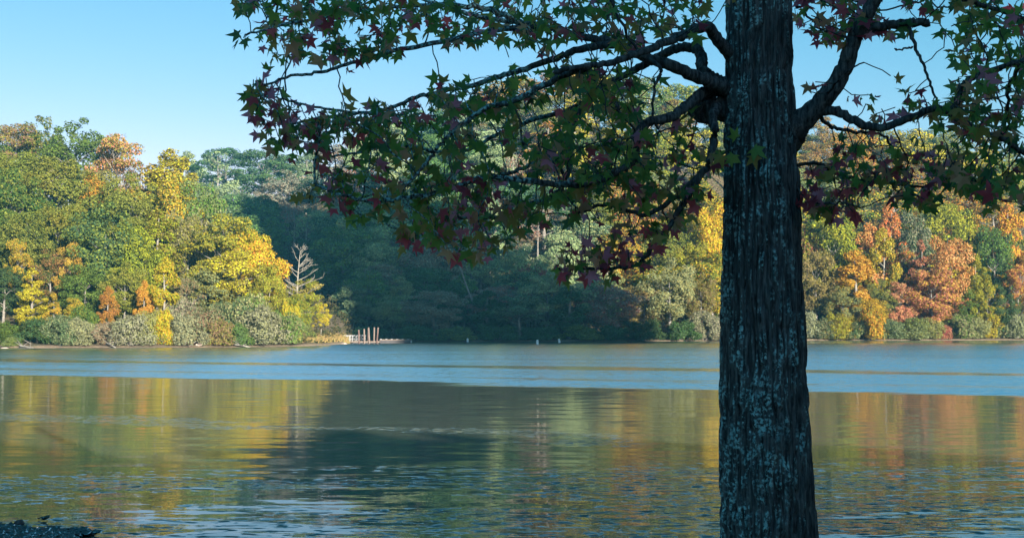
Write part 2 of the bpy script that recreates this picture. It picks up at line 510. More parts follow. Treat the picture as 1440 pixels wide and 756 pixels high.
    gl = nd(nt, 'ShaderNodeBsdfGlossy'); gl.inputs['Roughness'].default_value = 0.16
    nt.links.new(nv.outputs[0], gl.inputs['Normal'])
    mxs = nd(nt, 'ShaderNodeMixShader')
    nt.links.new(math_n(nt, 'MULTIPLY', ruff, math_n(nt, 'ADD', 0.40, math_n(nt, 'MULTIPLY', noise_t(nt, coords(nt, (0.45, 0.5, 1)), 1.0, 4, 0.7).outputs[0], 0.85)), clamp=True), mxs.inputs[0])
    nt.links.new(b.outputs[0], mxs.inputs[1]); nt.links.new(gl.outputs[0], mxs.inputs[2])
    nt.links.new(mxs.outputs[0], nt.nodes['Material Output'].inputs[0])
    o = link('lake', me, m)
    tag(o, 'calm lake with a wind ruffled blue band and gentle near ripples', kind='structure')
build_lake()

# ------------------------------------------------------------------ far trees: prototypes
def unit(v):
    return v / np.maximum(np.linalg.norm(v, axis=-1, keepdims=True), 1e-9)

def leaf_cloud(lobes, n, size, rng, ctr, face=0.8):
    lob = np.array(lobes, float)                       # cx cy cz rx ry rz
    w = (lob[:, 3] * lob[:, 4] + lob[:, 4] * lob[:, 5]); w /= w.sum()
    m = int(n * 1.7)
    k = rng.choice(len(lob), m, p=w)
    d = unit(rng.normal(size=(m, 3)))
    d[:, 2] += 0.15; d = unit(d)
    rad = 0.70 + 0.36 * rng.rand(m) ** 0.7
    # ragged lobes
    rag = 0.82 + 0.36 * np.sin(d[:, 0] * 5 + k * 1.7) * np.sin(d[:, 1] * 5 + k) * np.sin(d[:, 2] * 4 + k * 0.6) + rng.normal(size=m) * 0.05
    p = lob[k, :3] + lob[k, 3:] * d * (rad * np.clip(rag, 0.5, 1.3))[:, None]
    inside = np.zeros(m, bool)
    for q in range(len(lob)):
        e = (((p - lob[q, :3]) / lob[q, 3:]) ** 2).sum(1)
        inside |= (e < 0.42) & (k != q)
    keep = np.where(~inside)[0][:n]
    p, d = p[keep], d[keep]
    n_ = len(p)
    out = unit(p - np.array(ctr))
    nrm = unit(d * face * 0.6 + out * face * 0.5 + rng.normal(size=(n_, 3)) * 0.55)
    a = unit(np.cross(nrm, rng.normal(size=(n_, 3))))
    b = np.cross(nrm, a)
    s = size * (0.55 + 0.9 * rng.rand(n_))[:, None]
    asp = (0.55 + 0.35 * rng.rand(n_))[:, None]
    bend = nrm * s * (rng.rand(n_)[:, None] - 0.3) * 0.5
    v = np.stack([p - a * s, p - b * s * asp + bend * 0.4, p + a * s - bend, p + b * s * asp + bend * 0.4], 1).reshape(-1, 3)
    f = np.arange(n_ * 4).reshape(-1, 4)
    return v, f

def make_proto(kind, seed):
    rng = np.random.RandomState(seed)
    rr = random.Random(seed)
    lobes = []
    T = Tubes()
    if kind == 'round':
        top, r0, z0 = 16.0, 4.6, 8.6
        for i in range(70):
            d = unit(rng.normal(size=3)); d[2] = d[2] * 1.0 + 0.05
            q = rng.uniform(0.55, 1.0)
            s = rng.uniform(0.65, 1.45)
            c = np.array([d[0] * 4.2 * q, d[1] * 4.2 * q, z0 + d[2] * 6.3 * q])
            c[2] = min(c[2], top - s * 0.75)
            lobes.append([*c, s * 1.1, s * 1.1, s * 0.85])
        n, size = 15000, 0.130
    elif kind == 'tall':
        for i in range(56):
            z = rng.uniform(3.2, 15.0)
            w = 2.6 * math.sin(math.pi * min(1, (z - 1.5) / 14.6)) ** 0.7
            a = rng.uniform(0, 6.28); q = rng.uniform(0.35, 1.0) * w
            s = rng.uniform(0.55, 1.15) * (0.6 + 0.4 * w / 2.6)
            lobes.append([math.cos(a) * q, math.sin(a) * q, z, s, s, s * 1.15])
        lobes.append([0, 0, 15.2, 0.8, 0.8, 1.0])
        n, size = 12000, 0.125
    elif kind == 'cone':
        for i in range(64):
            z = 2.4 + 12.6 * rng.rand() ** 1.25
            w = 4.0 * (1 - (z - 1.5) / 15.0) ** 0.8
            a = rng.uniform(0, 6.28); q = rng.uniform(0.4, 1.0) * w
            s = rng.uniform(0.5, 1.0) * (0.5 + 0.2 * w)
            lobes.append([math.cos(a) * q, math.sin(a) * q, z, s, s, s * 0.8])
        lobes.append([0, 0, 15.0, 0.7, 0.7, 1.0])
        n, size = 12000, 0.13
    elif kind == 'open':
        for i in range(46):
            a = rng.uniform(0, 6.28); e = rng.uniform(-0.55, 1.3); q = rng.uniform(2.6, 5.6)
            c = np.array([math.cos(a) * math.cos(e) * q * 0.8, math.sin(a) * math.cos(e) * q * 0.8, 8.2 + math.sin(e) * q * 1.15])
            s = rng.uniform(0.6, 1.25)
            lobes.append([*c, s * 1.2, s * 1.2, s * 0.75])
        n, size = 10500, 0.125
    elif kind == 'bare':
        for i in range(14):
            a = rng.uniform(0, 6.28); e = rng.uniform(0.2, 1.3); q = rng.uniform(3.5, 6.2)
            lobes.append([math.cos(a) * math.cos(e) * q * 0.7, math.sin(a) * math.cos(e) * q * 0.7, 8.5 + math.sin(e) * q, 1.3, 1.3, 1.0])
        n, size = 1500, 0.13
    elif kind == 'shrub':
        for i in range(46):
            d = unit(rng.normal(size=3)); q = rng.uniform(0.5, 1.0)
            s = rng.uniform(0.45, 0.95)
            lobes.append([d[0] * 2.6 * q, d[1] * 2.2 * q, 1.9 + d[2] * 1.5 * q, s * 1.1, s * 1.1, s * 0.9])
        for i in range(9):
            a = rng.uniform(0, 6.28); q = rng.uniform(1.5, 3.0)
            lobes.append([math.cos(a) * q, math.sin(a) * q, 0.75, 0.9, 0.9, 0.8])
        n, size = 8500, 0.095
    lob = np.array(lobes)
    top = (lob[:, 2] + lob[:, 5]).max()
    v, f = leaf_cloud(lobes, n, size, rng, (0, 0, 0.55 * top if kind != 'shrub' else 0.6), 0.9)
    v[:, 2] = np.maximum(v[:, 2], 0.05)
    top = np.percentile(v[:, 2], 99.7)
    wid = np.percentile(np.abs(v[:, 0]), 98) * 2
    crown = mesh_np('crown_' + kind, v, f, False); crown.materials.append(M_FAR)
    # trunk and limbs
    if kind == 'shrub':
        for i in range(7):
            a = rr.uniform(0, 6.28); L = lob[rr.randrange(len(lob))]
            T.add([(math.cos(a) * 0.2, math.sin(a) * 0.2, -0.4), (L[0] * 0.5, L[1] * 0.5, L[2] * 0.6), (L[0], L[1], L[2])], [0.06, 0.045, 0.02], 5)
    else:
        hz = top * (0.93 if kind in ('tall', 'cone', 'bare') else 0.72)
        lean = rr.uniform(-0.4, 0.4)
        pts = [(0, 0, -1.0), (0.0, 0, 0.4), (lean * 0.3, 0.1, hz * 0.3), (lean * 0.6, -0.1, hz * 0.6), (lean, 0.1, hz)]
        T.add(pts, [0.42, 0.30, 0.24, 0.16, 0.04], 8)
        for L in lob[:: 2 if kind in ('bare', 'open') else 5]:
            zb = max(1.8, min(hz * 0.92, L[2] - 0.55 * math.hypot(L[0], L[1]) - 0.4))
            k = zb / hz
            s = Vector((lean * k, 0, zb)); e = Vector((L[0], L[1], L[2]))
            mid = s.lerp(e, 0.5) + Vector((rr.uniform(-.3, .3), rr.uniform(-.3, .3), rr.uniform(-0.1, 0.5)))
            r1 = 0.13 * (1.15 - k) + 0.03
            T.add([s, mid, e], [r1, r1 * 0.6, 0.02], 5)
            for _ in range(5 if kind in ('bare', 'open') else 2):
                q = s.lerp(e, rr.uniform(0.4, 1.0))
                T.add([q, q + Vector((rr.uniform(-1.3, 1.3), rr.uniform(-1.3, 1.3), rr.uniform(0.2, 1.5)))], [0.035, 0.012], 4)
    trunk = T.mesh('trunk_' + kind); trunk.materials.append(M_FARBARK)
    return crown, trunk, top, wid

PROTO = {}
for i, (k, cnt) in enumerate((('round', 4), ('tall', 3), ('cone', 2), ('open', 3), ('bare', 2), ('shrub', 3))):
    PROTO[k] = [make_proto(k, 100 + i * 10 + j) for j in range(cnt)]

# leaf colours of the far trees (albedo)
COL = {
    'green': (0.120, 0.175, 0.032), 'deep': (0.055, 0.095, 0.026), 'olive': (0.20, 0.19, 0.036), 'lime': (0.28, 0.28, 0.025),
    'yellow': (0.46, 0.36, 0.03), 'gold': (0.48, 0.29, 0.03), 'orange': (0.46, 0.235, 0.05), 'peach': (0.44, 0.25, 0.11), 'salmon': (0.43, 0.22, 0.11),
    'rust': (0.27, 0.125, 0.06), 'brown': (0.20, 0.14, 0.075), 'sage': (0.19, 0.21, 0.10), 'grey': (0.21, 0.20, 0.135), 'teal': (0.060, 0.105, 0.046), 'pale': (0.25, 0.27, 0.10), 'red': (0.28, 0.07, 0.06),
}
rngT = random.Random(11)
TREES = []      # (root, info) for the labels

def colmix(name, j=0.12):
    c = COL[name]
    k = rngT.uniform(1 - j, 1 + j)
    return [max(0.005, c[i] * k * rngT.uniform(0.94, 1.06)) for i in range(3)]

_spx = [-120, 0, 60, 130, 200, 260, 330, 400, 440, 470, 488, 500, 560, 640, 720, 800, 880, 960, 1020, 1100, 1180, 1260, 1340, 1440, 1600]
_spy = [488.6, 488.3, 488.8, 488.2, 488.6, 488.3, 487.8, 487.2, 486, 484.2, 482.6, 480.4, 480.2, 480.3, 480.0, 480.1, 479.6, 479.4, 479.0, 478.6, 478.3, 478.5, 478.2, 477.9, 478.0]
def shore_Y(px):
    return H_CAM * FPX / (np.interp(px, _spx, _spy) - HORIZON)

def add_tree(px, top_py, wpx, Y, kind, ca, cb, zone, base_py=None, hero=None):
    Y = max(Y, shore_Y(px) + 3.5) if kind != 'shrub' else shore_Y(px) + 0.7 + max(0.0, Y - {'L': 169, 'R': 255, 'M': 245}[zone]) * 0.8
    x = (px - 720) / FPX * Y
    zg = float(ground(x, Y))
    ztop = pix(px, top_py, Y).z
    h = ztop - zg
    if h < (1.2 if kind == 'shrub' else 3): return None
    crown, trunk, top, wid = rngT.choice(PROTO[kind])
    sz = h / top
    sxy = (wpx / FPX * Y) / wid
    name = 'shrub' if kind == 'shrub' else 'tree'
    root = empty(name, (x, Y, zg - 0.1), rngT.uniform(0, 6.28))
    t = link('stems' if kind == 'shrub' else 'trunk', trunk, None, root)
    c = link('crown', crown, None, root)
    st = min(sxy, sz * 1.2)
    t.scale = (sxy, sxy, sz); c.scale = (sxy, sxy, sz)
    a, b = colmix(ca), colmix(cb)
    if zone == 'M': a, b = [[min(0.5, q * k) for q, k in zip(z, (1.25, 1.45, 1.7))] for z in (a, b)]      # cool light of the shaded slope put into leaf colours: brightened and blued
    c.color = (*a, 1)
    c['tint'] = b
    TREES.append(dict(root=root, px=px, top=top_py, w=wpx, Y=Y, kind=kind, ca=ca, cb=cb, zone=zone, hero=hero, h=h))
    return root

# ------------------------------------------------------------------ the trees the photograph shows one by one
HERO = [
 # px, top, width px, Y, kind, main colour, second colour, zone
 (22, 172, 78, 243, 'open', 'brown', 'olive', 'L'), (58, 164, 70, 246, 'round', 'olive', 'deep', 'L'), (103, 168, 95, 238, 'round', 'deep', 'green', 'L'),
 (163, 190, 74, 230, 'open', 'peach', 'olive', 'L'), (160, 196, 60, 233, 'bare', 'brown', 'peach', 'L'), (237, 211, 78, 222, 'tall', 'olive', 'yellow', 'L'), (212, 232, 60, 226, 'tall', 'olive', 'gold', 'L'),
 (75, 222, 100, 212, 'round', 'green', 'olive', 'L'), (18, 236, 92, 204, 'round', 'green', 'deep', 'L'), (128, 246, 50, 214, 'tall', 'gold', 'olive', 'L'), (185, 243, 86, 212, 'round', 'green', 'olive', 'L'),
 (243, 246, 62, 205, 'tall', 'yellow', 'olive', 'L'), (283, 256, 84, 206, 'round', 'sage', 'green', 'L'), (262, 300, 66, 196, 'round', 'sage', 'olive', 'L'), (222, 296, 66, 193, 'tall', 'olive', 'lime', 'L'),
 (146, 284, 108, 187, 'round', 'green', 'teal', 'L'), (82, 288, 80, 195, 'round', 'green', 'olive', 'L'), (30, 300, 84, 188, 'round', 'deep', 'olive', 'L'), (24, 335, 34, 182, 'open', 'yellow', 'olive', 'L'), (98, 340, 40, 184, 'open', 'olive', 'orange', 'L'),
 (190, 316, 74, 186, 'round', 'green', 'lime', 'L'), (318, 303, 100, 192, 'open', 'lime', 'olive', 'L'), (345, 322, 70, 194, 'round', 'yellow', 'lime', 'L'), (366, 340, 70, 187, 'round', 'gold', 'yellow', 'L'), (338, 352, 84, 183, 'round', 'olive', 'yellow', 'L'),
 (378, 372, 52, 181, 'round', 'olive', 'lime', 'L'), (300, 372, 74, 182, 'round', 'olive', 'sage', 'L'), (45, 377, 54, 176, 'cone', 'lime', 'yellow', 'L'), (76, 412, 34, 175, 'cone', 'yellow', 'olive', 'L'), (106, 418, 30, 175, 'round', 'green', 'gold', 'L'),
 (152, 402, 26, 174, 'tall', 'gold', 'rust', 'L'), (203, 394, 25, 174, 'tall', 'gold', 'orange', 'L'), (232, 362, 40, 174, 'tall', 'yellow', 'lime', 'L'), (256, 392, 62, 178, 'open', 'brown', 'sage', 'L'), (176, 368, 60, 179, 'round', 'green', 'olive', 'L'),
 (5, 372, 60, 180, 'round', 'deep', 'teal', 'L'), (118, 372, 70, 180, 'round', 'deep', 'green', 'L'), (70, 352, 64, 184, 'round', 'deep', 'rust', 'L'),
 (430, 392, 50, 191, 'open', 'olive', 'lime', 'L'), (418, 412, 44, 186, 'round', 'lime', 'green', 'L'), (452, 425, 26, 196, 'open', 'lime', 'yellow', 'L'),
 # sunlit slope on the right
 (1172, 300, 84, 274, 'round', 'green', 'lime', 'R'), (1203, 352, 56, 266, 'tall', 'gold', 'orange', 'R'), (1222, 316, 44, 272, 'tall', 'orange', 'peach', 'R'), (1243, 322, 42, 270, 'tall', 'yellow', 'olive', 'R'), (1253, 286, 38, 284, 'tall', 'orange', 'rust', 'R'),
 (1295, 338, 58, 270, 'cone', 'salmon', 'rust', 'R'), (1337, 333, 58, 268, 'round', 'orange', 'peach', 'R'), (1312, 378, 74, 264, 'round', 'salmon', 'orange', 'R'), (1266, 396, 44, 264, 'open', 'salmon', 'peach', 'R'), (1374, 358, 34, 267, 'tall', 'lime', 'olive', 'R'),
 (1388, 392, 44, 264, 'open', 'yellow', 'green', 'R'), (1420, 288, 52, 282, 'tall', 'orange', 'gold', 'R'), (1331, 282, 84, 290, 'round', 'green', 'lime', 'R'), (1288, 300, 54, 284, 'round', 'teal', 'grey', 'R'), (1398, 318, 54, 276, 'round', 'teal', 'green', 'R'),
 (1432, 372, 46, 268, 'open', 'rust', 'orange', 'R'), (1148, 352, 56, 268, 'round', 'olive', 'brown', 'R'), (1135, 318, 44, 276, 'round', 'rust', 'olive', 'R'), (1185, 402, 50, 263, 'round', 'olive', 'sage', 'R'), (1240, 392, 44, 265, 'round', 'teal', 'olive', 'R'), (1410, 396, 44, 266, 'round', 'deep', 'teal', 'R'),
 (1355, 400, 40, 267, 'round', 'deep', 'green', 'R'), (1226, 418, 40, 261, 'round', 'olive', 'gold', 'R'),
 (942, 364, 76, 252, 'round', 'pale', 'sage', 'R'), (986, 384, 46, 254, 'round', 'brown', 'olive', 'R'), (1000, 288, 52, 276, 'round', 'gold', 'yellow', 'R'), (962, 302, 70, 284, 'open', 'yellow', 'lime', 'R'), (905, 402, 52, 254, 'round', 'olive', 'brown', 'R'), (975, 340, 50, 266, 'round', 'olive', 'lime', 'R'),
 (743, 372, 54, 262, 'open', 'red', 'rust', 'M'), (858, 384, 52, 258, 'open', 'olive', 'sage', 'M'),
]
SHRUBS = [
 (12, 452, 44, 172, 'deep', 'green', 'L'), (20, 472, 26, 168, 'green', 'sage', 'L'), (52, 446, 52, 173, 'deep', 'teal', 'L'), (84, 442, 52, 171, 'teal', 'sage', 'L'), (113, 446, 50, 170, 'sage', 'grey', 'L'), (118, 428, 40, 174, 'green', 'deep', 'L'),
 (150, 452, 40, 170, 'brown', 'grey', 'L'), (185, 442, 60, 170, 'sage', 'grey', 'L'), (210, 436, 44, 172, 'sage', 'olive', 'L'), (232, 434, 30, 171, 'yellow', 'lime', 'L'), (262, 440, 54, 170, 'sage', 'grey', 'L'), (255, 420, 50, 175, 'grey', 'sage', 'L'),
 (290, 432, 60, 171, 'brown', 'sage', 'L'), (308, 446, 50, 170, 'brown', 'olive', 'L'), (326, 420, 66, 175, 'sage', 'teal', 'L'), (332, 454, 40, 170, 'teal', 'green', 'L'), (362, 430, 76, 172, 'sage', 'grey', 'L'), (355, 412, 70, 178, 'sage', 'green', 'L'),
 (398, 438, 56, 173, 'sage', 'green', 'L'), (408, 424, 30, 176, 'yellow', 'lime', 'L'), (420, 446, 40, 180, 'green', 'sage', 'L'), (432, 458, 24, 186, 'sage', 'olive', 'L'), (449, 462, 16, 192, 'olive', 'green', 'L'),
 (902, 448, 56, 245, 'teal', 'deep', 'R'), (958, 450, 46, 244, 'teal', 'deep', 'R'), (990, 436, 44, 244, 'grey', 'sage', 'R'), (1008, 450, 30, 246, 'grey', 'brown', 'R'),
 (1132, 436, 44, 258, 'sage', 'grey', 'R'), (1158, 446, 40, 256, 'sage', 'teal', 'R'), (1174, 440, 40, 255, 'olive', 'lime', 'R'), (1190, 442, 30, 256, 'yellow', 'olive', 'R'), (1204, 450, 36, 256, 'sage', 'teal', 'R'), (1224, 434, 42, 255, 'gold', 'olive', 'R'),
 (1252, 448, 42, 257, 'teal', 'sage', 'R'), (1266, 430, 36, 260, 'salmon', 'rust', 'R'), (1284, 446, 46, 256, 'green', 'sage', 'R'), (1308, 446, 44, 257, 'sage', 'olive', 'R'), (1327, 456, 22, 256, 'red', 'salmon', 'R'), (1346, 440, 50, 258, 'sage', 'green', 'R'),
 (1376, 446, 44, 257, 'sage', 'pale', 'R'), (1390, 436, 34, 259, 'olive', 'yellow', 'R'), (1408, 428, 44, 260, 'sage', 'teal', 'R'), (1432, 440, 50, 257, 'sage', 'grey', 'R'), (1460, 436, 50, 259, 'sage', 'olive', 'R'),
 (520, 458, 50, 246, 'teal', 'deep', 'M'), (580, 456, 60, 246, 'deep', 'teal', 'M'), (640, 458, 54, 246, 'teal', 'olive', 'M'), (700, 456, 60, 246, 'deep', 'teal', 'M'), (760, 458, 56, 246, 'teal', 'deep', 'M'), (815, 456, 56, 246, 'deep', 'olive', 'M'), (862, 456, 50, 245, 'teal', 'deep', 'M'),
]
for h in HERO: add_tree(*h)
for (px, tp, w, Y, ca, cb, z) in SHRUBS: add_tree(px, tp, w, Y, 'shrub', ca, cb, z)

# fill the slopes behind
def pick(zone):
    if zone == 'M':
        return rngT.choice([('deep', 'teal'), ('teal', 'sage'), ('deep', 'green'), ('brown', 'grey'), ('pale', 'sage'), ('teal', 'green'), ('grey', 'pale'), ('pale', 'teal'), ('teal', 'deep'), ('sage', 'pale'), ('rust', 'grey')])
    if zone == 'L':
        return rngT.choice([('green', 'deep'), ('olive', 'green'), ('green', 'olive'), ('deep', 'green'), ('sage', 'olive')])
    return rngT.choice([('green', 'olive'), ('olive', 'yellow'), ('lime', 'green'), ('teal', 'green'), ('gold', 'olive'), ('green', 'sage'), ('olive', 'rust'), ('orange', 'olive'), ('sage', 'green'), ('yellow', 'green')])
ROWS = [(240, 8.6, 7, 11), (248, 8.8, 9, 13), (256, 9, 11, 15), (266, 10, 13, 18), (278, 10.5, 14, 19), (291, 11, 14, 20), (305, 11.5, 14, 20), (320, 12, 14, 20), (337, 12.5, 14, 20), (356, 13, 14, 20), (378, 13.5, 14, 20), (402, 14, 13, 19)]
for row, (Y, step, h0, h1) in enumerate(ROWS):
    x = -0.27 * Y + (row % 2) * step * 0.5
    while x < 0.41 * Y:
        px = x / Y * FPX + 720 + rngT.uniform(-8, 8)
        yy = Y + rngT.uniform(-4, 4)
        skip = (px < 470 and Y < 300) or (px < 235) or (row <= 2 and px > 880) or (row == 3 and px > 1120)
        if not skip:
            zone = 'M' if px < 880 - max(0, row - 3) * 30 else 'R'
            ca, cb = pick(zone)
            kind = rngT.choice(['round', 'round', 'tall', 'open', 'round', 'round', 'bare' if zone == 'M' else 'cone'])
            if row < 3: kind = rngT.choice(['round', 'round', 'tall', 'open'])
            zg = float(ground((px - 720) / FPX * yy, yy))
            hgt = rngT.uniform(h0, h1)
            top = HORIZON - (zg + hgt - H_CAM) / yy * FPX
            wm = step * rngT.uniform(1.05, 1.4) * (0.62 if kind in ('tall', 'bare') else 1)
            add_tree(px, top, wm / yy * FPX, yy, kind, ca, cb, zone)
        x += step * rngT.uniform(0.85, 1.15)
for (px, dY, hgt) in [(-30, 214, 15), (-25, 190, 14), (55, 225, 15), (150, 216, 14), (135, 226, 15), (200, 203, 14), (250, 226, 14), (270, 214, 12), (300, 210, 12), (-20, 240, 16), (110, 203, 13), (55, 198, 13), (10, 222, 15)]:
    zg = float(ground((px - 720) / FPX * dY, dY))
    ca, cb = pick('L')
    add_tree(px, HORIZON - (zg + hgt - H_CAM) / dY * FPX, 9.5 / dY * FPX, dY, 'round', ca, cb, 'L')

# what tells each tree from the others: colour, crown and where it stands
CW = {'green': 'green', 'deep': 'dark green', 'olive': 'olive', 'lime': 'yellow green', 'yellow': 'yellow', 'gold': 'golden', 'orange': 'orange', 'peach': 'peach coloured', 'salmon': 'salmon pink',
      'rust': 'rusty', 'brown': 'brown', 'sage': 'grey green', 'grey': 'greyish', 'teal': 'blue green', 'pale': 'pale green', 'red': 'red'}
KW = {'round': 'rounded', 'tall': 'slender', 'cone': 'tapering', 'open': 'loose crowned', 'bare': 'half bare', 'shrub': ''}
ORD = ['leftmost', 'second', 'third', 'fourth', 'fifth', 'sixth', 'seventh', 'eighth', 'ninth', 'tenth']
def label_trees():
    cls = {}
    for t in TREES:
        if t['kind'] == 'shrub':
            where = {'L': 'on the waterline of the left point', 'M': 'at the foot of the shaded slope', 'R': 'at the foot of the right slope'}[t['zone']]
            grp = 'shrubs along the shore'
        else:
            tp = t['top']
            if t['zone'] == 'L':
                where = 'on the crest of the left hill' if tp < 235 else 'halfway down the left hill' if tp < 320 else 'low on the left hill'
                grp = 'trees on the sunlit left hill'
            else:
                nm = 'shaded slope' if t['zone'] == 'M' else 'right slope'
                where = ('on the crest of the ' if tp < 205 else 'high on the ' if tp < 270 else 'halfway up the ' if tp < 335 else 'low on the ' if tp < 395 else 'by the water on the ') + nm
                grp = 'trees on the ' + nm
        t['root']['group'] = grp
        noun = 'shrub' if t['kind'] == 'shrub' else 'tree'
        cat = noun
        t['root']['category'] = cat
        cls.setdefault((CW[t['ca']], KW[t['kind']], noun, where), []).append(t)
    for (c, k, noun, where), ts in cls.items():
        ts.sort(key=lambda t: t['px'])
        seen = {}
        for t in ts: seen.setdefault(t['cb'], []).append(t)
        for i, t in enumerate(ts):
            d = (c + ' ' + k).strip() + ' ' + noun
            if len(ts) == 1: lab = d + ' mixed with ' + CW[t['cb']] + ', ' + where
            elif len(seen[t['cb']]) == 1: lab = d + ' mottled with ' + CW[t['cb']] + ', ' + where
            elif i == 0: lab = 'leftmost ' + d + ' ' + where
            elif i == len(ts) - 1: lab = 'rightmost ' + d + ' ' + where
            else: lab = ORD[i] + ' ' + d + ' from the left ' + where
            t['root']['label'] = lab
label_trees()
print('trees', len(TREES))

# ------------------------------------------------------------------ undergrowth and the woods behind the camera
def leaf_quads(p, nrm, size, rng):
    n_ = len(p)
    a = unit(np.cross(nrm, rng.normal(size=(n_, 3)))); b = np.cross(nrm, a)
    s = (size * (0.55 + 0.9 * rng.rand(n_)))[:, None]
    v = np.stack([p - a * s, p - b * s * 0.7, p + a * s - nrm * s * 0.2, p + b * s * 0.7], 1).reshape(-1, 3)
    return v, np.arange(n_ * 4).reshape(-1, 4)

def build_undergrowth():
    rng = np.random.RandomState(77)
    n = 150000
    px = rng.uniform(-90, 1530, n)
    Y = 168 + (410 - 168) * rng.rand(n) ** 0.9
    x = (px - 720) / FPX * Y
    th = np.arctan2(Y - LC[1], x - LC[0]); d = np.hypot(Y - LC[1], x - LC[0]) - shore_r(th)
    k = (d > 1.0)
    x, Y, d = x[k], Y[k], d[k]
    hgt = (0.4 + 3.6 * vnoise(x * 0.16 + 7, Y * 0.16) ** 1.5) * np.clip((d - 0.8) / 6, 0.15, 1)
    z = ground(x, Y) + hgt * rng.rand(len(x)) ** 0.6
    p = np.stack([x, Y, z], 1)
    nrm = unit(rng.normal(size=p.shape) * 0.6 + np.array([0, -0.35, 0.5]))
    v, f = leaf_quads(p, nrm, np.full(len(p), 0.26), rng)
    me = mesh_np('undergrowth', v, f)
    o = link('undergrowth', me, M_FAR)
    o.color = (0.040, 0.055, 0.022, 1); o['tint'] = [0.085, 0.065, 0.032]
    tag(o, 'low mixed undergrowth between the trees of the wooded slopes', kind='stuff')
build_undergrowth()

def build_near_woods():
    rng = np.random.RandomState(8)
    V, F, base = [], [], 0
    for i in range(36):
        u = -26 + i * 2.2 + rng.uniform(-1, 1)
        y = -31 + rng.uniform(-6, 4)
        x = (u - y * SD[0]) / -SD[1]
        zg = float(ground(x, y))
        h = (15.45 + rng.uniform(-0.2, 0.2) - 1.5 - zg) / 0.88
        lob = [[x + rng.normal() * 1.7, y + rng.normal() * 1.7, zg + h * (0.88 if q < 7 else rng.uniform(0.2, 0.85)), 2.0, 2.0, 1.6] for q in range(22)]
        v, f = leaf_cloud(lob, 2600, 0.40, rng, (x, y, zg + h * 0.5))
        V.append(v); F.append(f + base); base += len(v)
        T = Tubes(); T.add([(x, y, zg - 0.5), (x + 0.2, y, zg + h * 0.75)], [0.25, 0.08], 6)
        V.append(np.array(T.v)); F.append(np.array(T.f) + base); base += len(T.v)
    o = link('woods', mesh_np('woods', np.vstack(V), np.vstack(F)), M_FAR)
    o.color = (0.06, 0.10, 0.03, 1); o['tint'] = [0.12, 0.11, 0.03]
    tag(o, 'belt of woods on the near bank behind the viewer', kind='stuff')
build_near_woods()

# ------------------------------------------------------------------ the dead tree on the point
def build_snag():
    Y = 190.0
    base = pix(419, 470, Y); base.z = float(ground(base.x, base.y))
    root = empty('dead_tree', base)
    tag(root, 'bleached dead tree with bare upswept branches at the tip of the point', 'tree')
    rr = random.Random(4)
    T = Tubes()
    path = [pix(417, 485, Y), pix(417, 440, Y), pix(418, 405, Y), pix(420, 375, Y), pix(423, 347, Y)]
    path = smooth_path([tuple(p - base) for p in path], 5)
    rad = np.interp(np.arange(len(path)), [0, len(path) - 1], [0.24, 0.03])
    T.add(path, rad, 8, 0.06, rr)
    link('trunk', T.mesh('dead_trunk'), M_SNAG, root)
    extra = []
    for q in range(16):
        hy = rr.uniform(352, 418); L = (hy - 340) * 0.36 * rr.uniform(0.6, 1.1); sg = 1 if q % 2 else -1
        ax = float(np.interp(hy, [347, 375, 405, 440], [423, 420, 418, 417]))
        extra.append(((ax, hy), (ax + sg * L * 0.55, hy - 2 - L * 0.15), (ax + sg * L, hy - 4 - L * 0.4), rr.uniform(-1.6, 1.6)))
    for (a, b, c, dy) in extra + [((418, 425), (432, 412), (449, 403), -1.5), ((418, 412), (434, 406), (447, 405), 1.0), ((419, 402), (436, 396), (454, 390), -0.6), ((419, 394), (432, 388), (446, 378), 1.2),
                          ((420, 385), (430, 376), (440, 365), -0.8), ((421, 374), (428, 366), (434, 356), 0.5), ((418, 408), (410, 400), (405, 388), 0.8), ((419, 390), (412, 383), (409, 374), -0.6), ((421, 368), (416, 362), (414, 355), 0.5),
                          ((418, 418), (408, 412), (402, 405), -0.8), ((421, 380), (433, 374), (447, 372), -1.4)]:
        T = Tubes()
        p = smooth_path([tuple(pix(*a, Y) - base), tuple(pix(*b, Y + dy * 0.5) - base), tuple(pix(*c, Y + dy) - base)], 4)
        T.add(p, np.interp(np.arange(len(p)), [0, len(p) - 1], [0.065, 0.018]), 6, 0.05, rr)
        for _ in range(4):
            q = Vector(p[rr.randrange(2, len(p))])
            T.add([q, q + Vector((rr.uniform(-0.1, 0.9) * (1 if c[0] > a[0] else -1), rr.uniform(-.4, .4), rr.uniform(0.1, 0.9)))], [0.04, 0.012], 4)
        link('branch', T.mesh('dead_branch'), M_SNAG, root)
    lob = []
    for (px, py, r_) in [(414, 418, .9), (424, 412, .9), (434, 408, .8), (445, 403, .7), (411, 405, .6), (421, 400, .6), (451, 401, .45), (409, 428, 1.0), (428, 424, 1.0)]:
        q = pix(px, py, Y + rr.uniform(-1, 1)) - base
        lob.append([*q, r_, r_, r_ * 0.7])
    v, f = leaf_cloud(lob, 1300, 0.085, np.random.RandomState(6), (0, 0, 3))
    fo = link('foliage', mesh_np('vine_foliage', v, f), M_FAR, root)
    fo.color = (0.25, 0.25, 0.05, 1); fo['tint'] = [0.33, 0.24, 0.07]; fo['kind'] = 'stuff'
build_snag()

